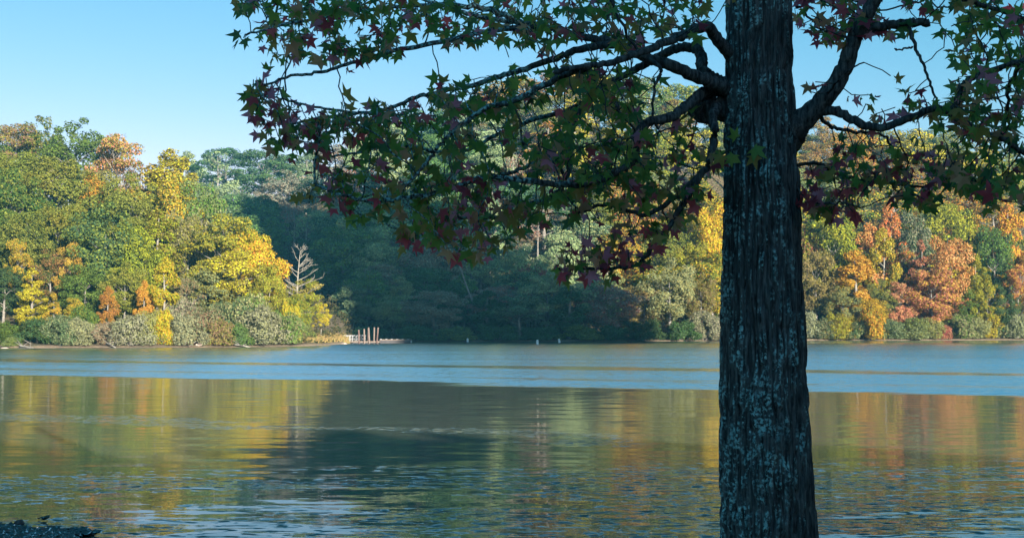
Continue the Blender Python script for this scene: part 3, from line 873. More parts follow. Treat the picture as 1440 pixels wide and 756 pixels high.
# ------------------------------------------------------------------ dock, mooring posts, buoys, rocks
M_WHITE = plain('white_paint', (0.72, 0.72, 0.70), 0.5, 0.10, 3.0)
M_RAIL = plain('galvanised_rail', (0.30, 0.31, 0.33), 0.5, 0.12, 4.0)
M_DECK = plain('weathered_deck', (0.26, 0.20, 0.16), 0.85, 0.3, 2.5)
M_FLOAT = plain('dark_float', (0.045, 0.040, 0.045), 0.6, 0.3, 2.0)
M_POST = plain('weathered_reddish_post', (0.10, 0.062, 0.053), 0.85, 0.3, 1.8)
M_POSTG = plain('bleached_grey_post', (0.145, 0.11, 0.095), 0.85, 0.25, 1.8)
M_ROCKD = plain('dark_wet_rock', (0.09, 0.085, 0.085), 0.8, 0.5, 2.5, 0.05)
M_ROCKL = plain('pale_rock', (0.42, 0.33, 0.28), 0.9, 0.3, 2.5, 0.05)
M_RUBBLE = plain('black_lakeside_stone', (0.035, 0.034, 0.036), 0.55, 0.5, 9, 0.02)

def bx(name, mat, parent, c, s, rz=0.0, rx=0.0, bev=0.0):
    bm = bmesh.new(); box_bm(bm, c, s, rz, rx, bev)
    return link(name, bm_mesh(name, bm), mat, parent)

def build_dock():
    Y = 214.0
    m = Y / FPX
    o0 = pix(475, 482, Y); o0.z = 0.0
    X = lambda px: (px - 475) * m
    Z = lambda py: (HORIZON - py) * m + H_CAM
    # gangway from the bank
    g = empty('gangway', o0)
    tag(g, 'white railed gangway leading from the grassy point to the dock', 'gangway')
    zt, zd = 1.12, 0.30
    bx('deck', M_DECK, g, (X(492), 0, zd - 0.06), (X(513) - X(471), 1.3, 0.12), bev=0.02)
    k = 0
    for side in (-0.66, 0.66):
        for px in np.linspace(475.5, 512.5, 10):
            bx('railing_post', M_RAIL, g, (X(px), side, zd + 0.43), (0.11, 0.07, 0.98), 0, 0, 0.01)
        bx('top_rail', M_RAIL, g, (X(494), side, zd + 0.96), (X(514) - X(474), 0.09, 0.10), bev=0.01)
        bx('middle_rail', M_RAIL, g, (X(494), side * 1.06, zd + 0.42), (X(514) - X(474), 0.05, 0.06))
    # floating dock: a nearer short platform and a long dark finger
    d = empty('floating_dock', (o0.x, o0.y, 0))
    tag(d, 'long low floating dock with dark sides reaching out from the point', 'dock')
    bx('platform', M_DECK, d, (X(516), -0.7, 0.25), (X(535) - X(497), 2.4, 0.14), bev=0.02)
    bx('float', M_FLOAT, d, (X(516), -0.7, 0.06), (X(534) - X(498), 2.2, 0.24), bev=0.03)
    bx('platform', M_DECK, d, (X(556), 0.6, 0.55), (X(577) - X(533), 2.6, 0.10), bev=0.02)
    bx('float', M_FLOAT, d, (X(556), 0.6, 0.20), (X(576.6) - X(533.4), 2.5, 0.58), bev=0.03)
    bx('bumper', M_WHITE, d, (X(577.4), 0.6, 0.22), (0.10, 2.2, 0.3), bev=0.02)
    for px in np.linspace(536, 574, 6):
        bx('cleat', M_RAIL, d, (X(px), -0.45, 0.65), (0.32, 0.10, 0.10), bev=0.02)
    lab = ['shortest reddish mooring post, beside the gangway rail', 'reddish mooring post leaning left at the end of the gangway', 'grey mooring post, the left one of a close pair on the dock', 'reddish mooring post, the right one of a close pair on the dock',
           'tall mooring post in the middle of the dock leaning slightly left', 'tall pale mooring post second from the open end of the row', 'tall mooring post leaning right, the last one before the long dark finger']
    for i, (p0, p1, top, dy, mt) in enumerate([(505, 504, 469, 0.9, M_POST), (507.5, 506.2, 464.5, -1.9, M_POST), (514.5, 513.8, 463, -1.95, M_POSTG), (517.5, 517, 463, 0.6, M_POST), (522, 520, 461.2, -1.95, M_POSTG), (525, 525.6, 460.8, 0.6, M_POSTG), (530.5, 533.2, 461.2, -1.95, M_POST)]):
        T = Tubes()
        b = Vector((X(p0), dy, -1.6)); t = Vector((X(p1), dy, Z(top)))
        pts = [b.lerp(t, q) for q in (0, 0.35, 0.7, 0.97, 1.0)]
        T.add(pts, [0.15, 0.145, 0.14, 0.135, 0.10], 10, 0.03, random.Random(i))
        r = empty('mooring_post', (o0.x, o0.y, 0))
        tag(r, lab[i], 'mooring post', 'mooring posts at the dock')
        link('pole', T.mesh('mooring_pole'), mt, r)
        T = Tubes(); q = Vector((X(p1), dy, Z(top)))
        T.add([q - (q - b).normalized() * 0.04, q + Vector((0, 0, 0.06)), q + Vector((0, 0, 0.14))], [0.15, 0.15, 0.03], 10)
        link('cap', T.mesh('post_cap'), M_POSTG, r)
build_dock()

def build_buoys():
    for i, (px, py0, py1, lean, lab) in enumerate([(657.5, 475.2, 480.6, 0.0, 'white marker buoy farthest left, standing close to the shaded far shore'), (755.5, 477.5, 484.2, 0.03, 'tallest white marker buoy, the middle one of the three on the water'),
                                                   (787.0, 476.0, 481.8, -0.22, 'white marker buoy tilting left, nearest to the big trunk')]):
        Y = H_CAM * FPX / (py1 - HORIZON)
        Y = min(Y, 228)
        o = pix(px, py1, Y); o.z = 0
        h = (py1 - py0) / FPX * Y
        r = empty('marker_buoy', o); r.rotation_euler = (0, lean, 0)
        tag(r, lab, 'buoy', 'white marker buoys')
        T = Tubes(); T.add([(0, 0, -0.5), (0, 0, 0.0), (0, 0, h * 0.85), (0, 0, h * 0.96), (0, 0, h)], [0.19, 0.19, 0.18, 0.14, 0.04], 12)
        link('body', T.mesh('buoy_body'), M_WHITE, r)
        T = Tubes(); T.add([(0, 0, h * 0.60), (0, 0, h * 0.60 + 0.08)], [0.187, 0.187], 12)
        link('band', T.mesh('buoy_band'), plain('faded_orange_band', (0.55, 0.33, 0.20), 0.6), r)
        T = Tubes(); T.add([(0, 0, -0.12), (0, 0, 0.06)], [0.26, 0.26], 12)
        link('collar', T.mesh('buoy_collar'), M_FLOAT, r)
build_buoys()

def rock_mesh(name, sx, sy, sz, seed, sub=3):
    bm = bmesh.new()
    bmesh.ops.create_icosphere(bm, subdivisions=sub, radius=1.0)
    for v in bm.verts:
        p = v.co.copy()
        k = 1 + 0.35 * mnoise.noise(p * 1.3 + Vector((seed, 0, 0))) + 0.12 * mnoise.noise(p * 4 + Vector((0, seed, 0)))
        q = p * k
        q = Vector((round(q.x * 3.2) / 3.2 * 0.45 + q.x * 0.55, round(q.y * 3.2) / 3.2 * 0.45 + q.y * 0.55, q.z))
        v.co = Vector((q.x * sx, q.y * sy, q.z * sz))
    return bm_mesh(name, bm)

def build_rocks():
    for (px, py, w, h, mat, lab, nm) in [
        (243, 487.6, 16, 9, M_ROCKD, 'big dark boulder at the waterline below the vivid yellow sapling', 'boulder'),
        (281, 488, 9, 4.5, M_ROCKL, 'low wedge shaped brown rock to the right of the big dark boulder', 'rock'),
        (325, 487.4, 12, 3.5, M_ROCKL, 'flat pale rock at the waterline below the big grey green bush', 'rock'),
        (7, 489.2, 11, 2.8, M_ROCKL, 'flat pale rock at the water by the left frame edge', 'rock'),
        (442, 472, 4.5, 8, M_ROCKL, 'small upright pinkish stone on the grassy point', 'rock'),
        (484, 483.3, 9, 3.0, M_ROCKL, 'low light rock at the foot of the gangway', 'rock')]:
        x, Y = shore_pt(px, py) if py > 480 else (0, 196)
        if py < 480:
            x = (px - 720) / FPX * Y
        z = float(ground(x, Y)); z = max(z, -0.1)
        r = link(nm, rock_mesh(nm, w / FPX * Y * 0.55, w / FPX * Y * 0.5, h / FPX * Y * 0.8, px * 0.7), mat, None, (x, Y, z + 0.02))
        tag(r, lab, nm)
    for (px, py, w, h, lab) in [(33, 733.5, 11, 7, 'rounded black stone standing proud at the upper edge of the leaf mat'), (112, 745.5, 11, 4, 'small black stone in the mat of floating leaves'), (128, 747.5, 17, 3.4, 'flat black stone at the right tip of the leaf mat')]:
        x, Y = shore_pt(px, py + 2)
        r = link('stone', rock_mesh('stone', w / FPX * Y * 0.6, w / FPX * Y * 0.6, h / FPX * Y * 0.9, px, 2), M_RUBBLE, None, (x, Y, 0.02))
        tag(r, lab, 'stone')
build_rocks()

def build_deadwood():
    rr = random.Random(9)
    for (pts, r0, lab, nm, Yo) in [
        ([(28, 486.5), (37, 487.2), (47, 489.6)], .13, 'bleached fallen branch dipping into the water near the left frame edge', 'fallen_branch', None),
        ([(150, 482), (156, 484.5), (163, 488.9)], .12, 'dark fallen branch sloping to the water below the orange sapling', 'fallen_branch', None),
        ([(330, 484), (342, 485.6), (352, 488.4)], .12, 'fallen branch poking out under the big grey green bush', 'fallen_branch', None),
        ([(646, 372), (656, 402), (669, 437), (674, 462)], .22, 'pale dead trunk leaning left among the shaded trees above the left buoy', 'leaning_trunk', 243.0)]:
        T = Tubes()
        P = []
        for (px, py) in pts:
            Y = Yo or (shore_Y(px) - 0.4)
            q = pix(px, py, Y)
            P.append(q)
        if not Yo: P[-1].z = min(P[-1].z, -0.05)
        base = P[-1].copy()
        root = empty(nm, base)
        tag(root, lab, nm.replace('_', ' '))
        pp = smooth_path([tuple(p - base) for p in P], 4)
        T.add(pp, np.linspace(r0 * 0.6, r0, len(pp)), 7, 0.1, rr)
        link('stem', T.mesh('deadwood'), M_FARBARK, root)
        T = Tubes()
        for _ in range(5):
            q = Vector(pp[rr.randrange(1, len(pp) - 2)]); L = r0 * 9
            T.add([q, q + Vector((rr.uniform(-1, 1), rr.uniform(-1, 1), rr.uniform(0.1, .9))) * L], [r0 * 0.35, r0 * 0.1], 4)
        link('twigs', T.mesh('deadwood_twigs'), M_FARBARK, root)
build_deadwood()

def build_leaf_mat():
    rng = np.random.RandomState(3)
    m, nt, b = new_mat('wet_floating_leaf')
    geo = nd(nt, 'ShaderNodeNewGeometry')
    nt.links.new(ramp(nt, geo.outputs['Random Per Island'], [(0.0, (0.03, 0.025, 0.02)), (0.5, (0.07, 0.05, 0.03)), (0.8, (0.045, 0.06, 0.03)), (1.0, (0.16, 0.05, 0.035))]), b.inputs['Base Color'])
    b.inputs['Roughness'].default_value = 0.12
    b.inputs['Coat Weight'].default_value = 1.0; b.inputs['Coat Roughness'].default_value = 0.1; b.inputs['Coat IOR'].default_value = 1.6
    poly = [(-60, 731), (10, 730), (60, 728), (95, 733), (112, 739), (145, 742), (152, 748), (120, 752), (100, 768), (-60, 770)]
    V, F, n = [], [], 0
    for _ in range(5200):
        px, py = rng.uniform(-60, 155), rng.uniform(727, 770)
        ins = False; j = len(poly) - 1
        for i in range(len(poly)):
            (xi, yi), (xj, yj) = poly[i], poly[j]
            if (yi > py) != (yj > py) and px < (xj - xi) * (py - yi) / (yj - yi) + xi: ins = not ins
            j = i
        if not ins: continue
        x, Y = shore_pt(px, py)
        if vnoise(x * 1.4 + 3, Y * 3.5) < 0.30: continue
        r = rng.uniform(0.03, 0.075); a0 = rng.uniform(0, 6.28); z = 0.006 + 0.03 * rng.rand() ** 2
        tx, ty = rng.normal(size=2) * 0.12; ty += 0.22
        k = 7
        pts = []
        for q in range(k):
            a = a0 + 6.283 * q / k; rr = r * (1.0 if q % 2 else rng.uniform(0.5, 0.8))
            dx, dy = rr * math.cos(a), rr * math.sin(a)
            pts.append((x + dx, Y + dy, z + 0.012 + dx * tx + dy * ty + 0.012 * rng.rand()))
        V += [(x, Y, z)] + pts
        F += [(n, n + 1 + q, n + 1 + (q + 1) % k) for q in range(k)]
        n += k + 1
    o = link('floating_leaves', mesh_np('floating_leaves', V, F), m)
    tag(o, 'dark wet mat of fallen leaves floating by the bank', kind='stuff')
build_leaf_mat()

def build_grass():
    """Yellow autumn grass on the tip of the point."""
    rng = np.random.RandomState(21)
    V, F, n = [], [], 0
    for _ in range(9000):
        px = 425 + 68 * rng.rand() ** 0.9
        base_py = np.interp(px, [425, 440, 470, 488], [486, 485.6, 484, 482.6])
        th_x, Y0 = shore_pt(px, base_py)
        Y = Y0 + 0.9 + 11 * rng.rand() ** 1.6
        x = (px - 720) / FPX * Y
        z = float(ground(x, Y))
        h = rng.uniform(0.25, 0.95); w = 0.05
        a = rng.uniform(0, 6.28); lx, ly = rng.normal(size=2) * 0.25
        dx, dy = math.cos(a) * w, math.sin(a) * w
        V += [(x - dx, Y - dy, z - 0.05), (x + dx, Y + dy, z - 0.05), (x + lx * h, Y + ly * h, z + h)]
        F.append((n, n + 1, n + 2)); n += 3
    m, nt, b = new_mat('autumn_grass')
    geo = nd(nt, 'ShaderNodeNewGeometry')
    nt.links.new(ramp(nt, geo.outputs['Random Per Island'], [(0.0, (0.10, 0.11, 0.03)), (0.45, (0.24, 0.18, 0.05)), (0.8, (0.32, 0.22, 0.08)), (1.0, (0.24, 0.10, 0.06))]), b.inputs['Base Color'])
    b.inputs['Roughness'].default_value = 0.8
    o = link('grass', mesh_np('grass', V, F), m)
    tag(o, 'yellow autumn grass on the tip of the point by the gangway', kind='stuff')
build_grass()

# ------------------------------------------------------------------ the big sweetgum in the foreground
TY = 7.2
def in_poly(px, py, poly):
    ins = False; j = len(poly) - 1
    for i in range(len(poly)):
        (xi, yi), (xj, yj) = poly[i], poly[j]
        if (yi > py) != (yj > py) and px < (xj - xi) * (py - yi) / (yj - yi) + xi: ins = not ins
        j = i
    return ins

def build_sweetgum():
    gz = float(ground(1.4, TY))
    base = Vector((pix(1081, 860, TY).x, TY, gz))
    root = empty('sweetgum_tree', base)
    tag(root, 'big shaded sweetgum with lichen spotted trunk and star shaped red and green leaves', 'tree')
    # trunk with furrowed bark
    rows = [(-720, 1058, 40), (-420, 1062, 66), (-150, 1066, 86), (0, 1067.5, 91), (100, 1067.5, 92), (190, 1069, 97), (280, 1070.5, 102), (400, 1072, 111), (480, 1073, 118), (560, 1073, 121), (660, 1077, 124), (756, 1081.5, 129), (810, 1083, 140), (850, 1084, 170), (875, 1084, 205), (900, 1084, 240)]
    py = np.array([r[0] for r in rows], float)
    zc = np.array([pix(1070, p, TY).z for p in py]); xc = np.array([pix(r[1], r[0], TY).x for r in rows]); rad = np.array([r[2] for r in rows]) * 0.5 / FPX * TY
    o = np.argsort(zc); zc, xc, rad = zc[o], xc[o], rad[o]
    nz, na = 820, 380
    z = np.linspace(zc[0], zc[-1], nz)
    cx = np.interp(z, zc, xc); rr = np.interp(z, zc, rad)
    ker = np.hanning(41); ker /= ker.sum()
    sm = lambda a: np.convolve(np.pad(a, 20, mode='edge'), ker, 'valid')
    cx, rr = sm(cx), sm(rr)
    ang = np.linspace(0, 2 * math.pi, na, endpoint=False) + math.pi / 2     # seam at the back
    A, Zg = np.meshgrid(ang, z)
    S = (A - math.pi / 2) * 0.225
    wx = (vnoise(S * 9 + 3, Zg * 6) - 0.5) * 0.022
    r1 = np.abs(vnoise((S + wx) * 46 + 11, Zg * 4.2 + 5) - 0.5) * 2
    r2 = np.abs(vnoise((S + wx * 1.4) * 62 + 51, Zg * 9 + 9) - 0.5) * 2
    r3 = vnoise(S * 190 + 1, Zg * 70)
    lump = vnoise(S * 5 + 2, Zg * 2.2) - 0.5
    disp = 0.017 * (np.clip(r1 * 1.7, 0, 1) - 1) + 0.012 * (np.clip(r2 * 1.8, 0, 1) - 1) + 0.003 * (r3 - 0.5) + 0.016 * lump + 0.010
    RR = rr[:, None] + disp
    flute = 1 + 0.30 * np.clip((gz + 0.45 - Zg) / 0.6, 0, 1) * np.cos(A * 5)
    RR = RR * flute
    Vt = np.stack([cx[:, None] + np.cos(A) * RR - base.x, TY + np.sin(A) * RR - base.y, Zg - base.z], -1).reshape(-1, 3)
    i = np.arange(nz - 1)[:, None] * na + np.arange(na)[None, :]
    j = np.arange(nz - 1)[:, None] * na + (np.arange(na)[None, :] + 1) % na
    F = np.stack([i, j, j + na, i + na], -1).reshape(-1, 4)
    tm = mesh_np('sweetgum_trunk', Vt, F, True)
    at = tm.attributes.new('ridge', 'FLOAT', 'POINT')
    at.data.foreach_set('value', np.clip((disp + 0.014) / 0.022, 0, 1).astype(np.float32).ravel())
    link('trunk', tm, M_BARK, root)

    # main limbs: (px, py, depth offset) and radii in photo pixels
    BR = [
     ([(1045, 135, 0), (1018, 122, -.05), (985, 109, -.12), (945, 93, -.18), (913, 82, -.2), (881, 69, -.15), (855, 58, -.05), (812, 50, .05), (765, 37, .15), (733, 32, .2), (680, 24, .3), (620, 8, .35), (540, -25, .4)], 11.5, 2.0),
     ([(1040, 90, 0), (1012, 60, -.1), (992, 38, -.2), (966, 47, -.35), (945, 57, -.5), (905, 72, -.7), (868, 85, -.85), (830, 92, -.95), (780, 102, -1.0)], 10, 3),
     ([(1042, 160, .02), (1012, 152, .05), (992, 158, .08), (980, 152, .1), (984, 140, .12), (1000, 130, .12)], 17, 10),
     ([(1030, 120, .05), (1004, 112, .1), (988, 100, .14), (986, 80, .2), (977, 68, .25), (955, 68, .3), (930, 78, .4), (905, 92, .5), (880, 105, .6), (845, 125, .7), (815, 155, .75), (800, 190, .75), (775, 215, .7), (735, 236, .65), (690, 250, .6), (630, 262, .6), (560, 262, .6)], 10.5, 2.0),
     ([(1018, 128, .05), (995, 127, .0), (976, 140, -.1), (945, 164, -.2), (913, 172, -.3), (895, 190, -.35), (892, 222, -.35), (865, 243, -.4), (828, 257, -.45), (786, 259, -.5), (733, 254, -.5), (680, 249, -.5), (617, 270, -.5), (554, 280, -.5), (501, 280, -.5), (443, 259, -.5)], 9, 2),
     ([(1010, 150, .0), (1002, 165, -.1), (1005, 190, -.15), (997, 228, -.2), (976, 254, -.2), (945, 280, -.2), (907, 302, -.2), (855, 288, -.2), (810, 300, -.2)], 8, 2),
     ([(986, 244, -.2), (955, 296, -.25), (934, 328, -.3), (907, 360, -.3), (892, 374, -.3), (839, 378, -.3), (786, 378, -.3)], 5, 1.8),
     ([(866, 62, -.1), (812, 70, .0), (782, 82, .05), (733, 99, .1), (700, 108, .15), (670, 119, .2), (617, 130, .25), (580, 138, .3), (538, 156, .3), (501, 159, .35), (455, 165, .35), (410, 175, .4)], 6, 1.8),
     ([(830, 92, -.95), (780, 112, -.9), (720, 143, -.85), (681, 153, -.8), (638, 185, -.8), (617, 206, -.8), (596, 233, -.8), (570, 262, -.8)], 5, 2),
     ([(765, 37, .15), (700, 42, .0), (640, 55, -.1), (564, 69, -.2), (511, 85, -.25), (459, 100, -.3), (410, 108, -.3), (370, 120, -.3)], 5, 1.6),
     ([(800, 190, .75), (800, 240, .6), (780, 275, .5), (749, 286, .4), (712, 302, .3), (680, 307, .2), (638, 307, .1), (600, 322, .1), (566, 338, .1)], 5, 1.8),
     ([(733, 32, .2), (690, 15, .1), (640, 8, .0), (560, 10, -.1), (480, 20, -.2), (400, 35, -.3), (345, 50, -.35)], 5, 1.5),
     ([(815, 155, .75), (760, 165, .9), (700, 190, 1.0), (640, 215, 1.0), (560, 205, 1.0), (500, 215, 1.0), (440, 225, 1.0)], 4.5, 1.6),
     ([(912, 82, -.2), (931, 99, -.3), (921, 122, -.3), (918, 164, -.3), (926, 182, -.3)], 3, 1.5),
     ([(501, 159, .35), (450, 152, .3), (410, 143, .2), (375, 135, .1), (348, 142, .0)], 2.2, 1.2),
     # right side
     ([(1080, 215, 0), (1108, 190, -.02), (1130, 168, -.05), (1160, 138, -.1), (1185, 102, -.15), (1200, 60, -.2), (1215, 28, -.25), (1235, -8, -.3), (1260, -60, -.3)], 17, 9),
     ([(1210, 44, -.22), (1245, 36, -.25), (1280, 32, -.25), (1307, 32, -.25)], 7, 5.5),
     ([(1140, 160, -.06), (1160, 156, -.1), (1180, 158, -.15), (1205, 172, -.2), (1235, 180, -.25), (1270, 170, -.3), (1310, 153, -.35), (1342, 152, -.4), (1352, 122, -.45), (1380, 104, -.5), (1440, 84, -.6), (1480, 70, -.6)], 7.5, 3.2),
     ([(1330, 155, -.38), (1370, 180, -.4), (1410, 195, -.4), (1440, 215, -.4), (1480, 230, -.4)], 5, 3),
     ([(1276, 33, -.25), (1286, 65, -.3), (1298, 90, -.35), (1310, 125, -.4), (1318, 150, -.4)], 3, 1.4),
     ([(1283, 66, -.3), (1268, 70, -.3), (1258, 68, -.3)], 1.6, 1),
     ([(1150, 160, -.08), (1170, 178, .1), (1200, 185, .2), (1240, 190, .3), (1255, 212, .35), (1266, 240, .4), (1258, 262, .4)], 3.2, 1.4),
     ([(1110, 235, .1), (1150, 230, .2), (1190, 250, .3), (1240, 255, .35), (1290, 262, .4), (1340, 250, .4), (1400, 262, .4)], 3, 1.3),
     ([(1112, 255, -.05), (1122, 268, -.1), (1150, 285, -.15), (1185, 285, -.2), (1210, 292, -.2)], 3, 1.3),
     ([(1160, 138, -.1), (1175, 118, -.3), (1195, 98, -.4), (1215, 88, -.45)], 2, 1),
     ([(997, 226, -.2), (1015, 216, -.4), (1035, 208, -.55), (1052, 205, -.6)], 2.2, 1),
     ([(1440, 84, -.6), (1420, 120, -.3), (1415, 170, 0), (1395, 220, .2)], 3.5, 1.5),
     ([(1255, -30, -.3), (1300, -20, -.2), (1360, 0, -.1), (1420, 20, 0), (1480, 30, 0)], 6, 2),
    ]
    nodes, par, bid = [], [], []
    brs = []
    rr_ = random.Random(2)
    for bi, (pts, r0, r1) in enumerate(BR):
        P = [(*pix(a, b, TY + d), ) for a, b, d in pts]
        n = len(P)
        rp = [(r0 + (r1 - r0) * (i / (n - 1)) ** 0.75) / FPX * TY for i in range(n)]
        if bi == 2: rp = [x / FPX * TY for x in (18, 17, 16, 15, 13, 11)]
        if bi == 15: rp = [x / FPX * TY for x in (38, 25, 17, 13.5, 12, 11, 10, 9, 8)]
        full = smooth_path([(*p, r) for p, r in zip(P, rp)], 7)
        kink = 0.010
        for q in range(1, len(full) - 1):
            full[q, 0] += rr_.gauss(0, kink * 0.35); full[q, 1] += rr_.gauss(0, kink * 0.6); full[q, 2] += rr_.gauss(0, kink * 0.35)
        T = Tubes()
        T.add([tuple(Vector(p[:3]) - base) for p in full], full[:, 3], 12 if r0 > 6 else 7, 0.07, rr_)
        b = link('branch', T.mesh('sweetgum_branch'), M_LIMB, root)
        brs.append(b)
        prev = -1
        for q, p in enumerate(full):
            if q < 2 and r0 > 6: continue
            nodes.append(p[:3]); par.append(-2); bid.append(bi)
    # where the photograph has leaves: polygon, count, depth range, red share
    REG = [
     ([(325, -15), (335, 45), (350, 62), (400, 85), (470, 88), (560, 75), (700, 62), (760, 62), (880, 62), (1010, 30), (1015, -15)], 430, (-.8, .8), .28),
     ([(345, 105), (372, 85), (430, 100), (402, 125), (418, 150), (470, 160), (540, 146), (560, 168), (470, 210), (400, 200), (340, 150)], 100, (-.6, .7), .42),
     ([(345, 165), (420, 160), (470, 210), (430, 235), (372, 205)], 26, (-.3, .6), .7),
     ([(455, 150), (600, 118), (720, 88), (880, 88), (912, 170), (900, 255), (780, 265), (640, 240), (520, 215), (440, 190)], 400, (-1.0, 1.0), .18),
     ([(760, 90), (890, 95), (905, 180), (880, 250), (780, 250)], 60, (-1.0, 0.2), .05),
     ([(425, 235), (520, 215), (700, 235), (745, 300), (730, 345), (640, 360), (565, 352), (540, 318), (470, 300), (420, 275)], 250, (-.7, .7), .42),
     ([(740, 205), (900, 182), (985, 192), (1015, 205), (1000, 285), (930, 325), (880, 300), (740, 310)], 210, (-.5, .6), .30),
     ([(770, 362), (800, 330), (900, 300), (960, 300), (910, 380), (860, 390), (780, 392)], 75, (-.5, .0), .75),
     ([(905, 105), (1000, 140), (990, 180), (920, 175)], 7, (-.4, .2), .2),
     ([(1115, -15), (1117, 28), (1160, 62), (1215, 50), (1320, 55), (1330, -15)], 125, (-.3, .5), .6),
     ([(1315, -15), (1450, -15), (1450, 300), (1390, 290), (1330, 250), (1322, 160), (1345, 100)], 280, (-.8, .4), .14),
     ([(1122, 205), (1330, 192), (1400, 285), (1330, 265), (1290, 295), (1215, 268), (1180, 300), (1122, 285)], 170, (-.3, .6), .45),
     ([(1122, 250), (1215, 265), (1212, 300), (1178, 312), (1130, 300)], 34, (-.4, .1), .9),
     ([(1165, 112), (1300, 105), (1322, 150), (1260, 160), (1180, 140)], 20, (-.5, .1), .7),
     ([(1128, 105), (1150, 100), (1160, 125), (1135, 130)], 4, (-.4, -.1), .8),
     ([(350, -15), (1440, -15), (1440, -60), (400, -60)], 70, (-.7, .7), .25),
     ([(1450, -15), (1560, -15), (1560, 280), (1450, 300)], 70, (-.7, .6), .2),
    ]
    rng = np.random.RandomState(42)
    AT, RED = [], []
    for poly, n, (d0, d1), red in REG:
        xs = [p[0] for p in poly]; ys = [p[1] for p in poly]
        c = 0
        while c < n:
            a, b = rng.uniform(min(xs), max(xs)), rng.uniform(min(ys), max(ys))
            if in_poly(a, b, poly):
                # keep the leaves in sprays with gaps between
                if vnoise(np.array([a / 34.0 + 5]), np.array([b / 26.0 + 9]))[0] < 0.30 and rng.rand() < 0.75: continue
                AT.append(tuple(pix(a, b, TY + rng.uniform(d0, d1)))); RED.append(red); c += 1
    AT = np.array(AT); RED = np.array(RED)
    N = np.array(nodes); par = list(par); bid = list(bid)
    nodes = list(map(np.array, nodes))
    nn = len(AT)
    best = np.full(nn, 1e9); bidx = np.zeros(nn, int)
    def upd(start):
        arr = np.array(nodes[start:])
        for s0 in range(0, len(arr), 500):
            D = np.linalg.norm(AT[:, None, :] - arr[None, s0:s0 + 500, :], axis=2)
            k = D.argmin(1); dm = D[np.arange(nn), k]
            m = dm < best
            best[m] = dm[m]; bidx[m] = start + s0 + k[m]
    upd(0)
    alive = best > 0.05
    step = 0.055
    owner = np.where(alive, -1, bidx)
    for it in range(70):
        act = np.where(alive)[0]
        if len(act) == 0: break
        start = len(nodes)
        by = {}
        for a in act:
            if best[a] < 0.27: by.setdefault(bidx[a], []).append(a)
        if not by: break
        for nidx, al in by.items():
            p = nodes[nidx]
            if len(al) > 1 and it > 0 and len(al) < 4:
                pass
            d = AT[al] - p
            d = d / np.linalg.norm(d, axis=1, keepdims=True)
            v = d.sum(0)
            v = v / (np.linalg.norm(v) + 1e-6) + rng.normal(size=3) * 0.13 + np.array([0, 0, -0.03])
            v /= np.linalg.norm(v)
            if np.linalg.norm(d.sum(0)) < 0.25: v = d[0]
            nodes.append(p + v * step); par.append(nidx); bid.append(bid[nidx])
        upd(start)
        kill = alive & (best < 0.06)
        owner[kill] = bidx[kill]
        alive &= ~kill
    owner = np.where(owner < 0, bidx, owner)
    # twigs as tapered chains
    nN = len(nodes)
    kids = {}
    for i in range(nN):
        if par[i] >= 0: kids.setdefault(par[i], []).append(i)
    tips = np.zeros(nN)
    for i in range(nN - 1, -1, -1):
        if i not in kids: tips[i] = max(tips[i], 1)
        if par[i] >= 0: tips[par[i]] += tips[i]
    tubes = {}
    def radius(i): return 0.0017 + 0.0013 * tips[i] ** 0.5
    for i in range(nN):
        isroot = par[i] == -2
        for c in kids.get(i, []):
            if not isroot:
                main = max(kids[i], key=lambda q: tips[q])
                if c == main: continue
            chain = [i, c]
            while chain[-1] in kids:
                chain.append(max(kids[chain[-1]], key=lambda q: tips[q]))
            pts = [nodes[q] - np.array(base) for q in chain]
            rad = [min(radius(c), 0.012)] + [min(radius(q), 0.012) for q in chain[1:]]
            tubes.setdefault(bid[i], Tubes()).add(pts, rad, 5)
    for b, T in tubes.items():
        tw = link('twigs', T.mesh('sweetgum_twigs'), M_LIMB, brs[b])
        tw['kind'] = 'stuff'
    # star shaped leaves
    def star(seed):
        r = random.Random(seed)
        pts = [(0, -0.10)]
        for a, L in ((-28, .60), (28, .92), (90, 1.0), (152, .92), (208, .60)):
            L *= r.uniform(.88, 1.08); a += r.uniform(-6, 6)
            for da, k in ((-17, .57), (0, 1.0), (17, .57)):
                w = math.radians(a + da); pts.append((math.cos(w) * L * k, math.sin(w) * L * k))
            if a < 200:
                w = math.radians(a + 31); pts.append((math.cos(w) * .42, math.sin(w) * .42))
        fold, droop, tw = r.uniform(.05, .5), r.uniform(-.1, .45), r.uniform(-.25, .25)
        P = [(x, y, -fold * abs(x) * 0.7 - droop * max(y, 0) ** 2 + tw * x * y) for x, y in [(0, 0.08)] + pts]
        n = len(P)
        F = [(0, 1 + k, 1 + (k + 1) % (n - 1)) for k in range(n - 1)]
        P += [(-.018, -.08, 0), (.018, -.08, 0), (0.0, -.62, .05)]
        F.append((n, n + 1, n + 2))
        return np.array(P), np.array(F)
    STAR = [star(s) for s in range(6)]
    leafs = []          # (matrix, variant, colour, projected size)
    nod = np.array(nodes)
    def add_leaf(pos, tipdir, size, col, nrm=None):
        t = Vector(tipdir).normalized()
        n = Vector(nrm) if nrm is not None else Vector((rng.normal() * .7, -0.45 + rng.normal() * .7, 0.35 + rng.normal() * .6))
        x = t.cross(n)
        if x.length < 0.05: x = t.cross(Vector((0.3, 1, 0.2)))
        x.normalize(); n = x.cross(t)
        M = Matrix((x, t, n)).transposed().to_4x4()
        M = Matrix.Translation(Vector(pos) + t * size * 0.62) @ M @ Matrix.Scale(size, 4)
        leafs.append((M, rng.randint(len(STAR)), col, Vector(pos)))
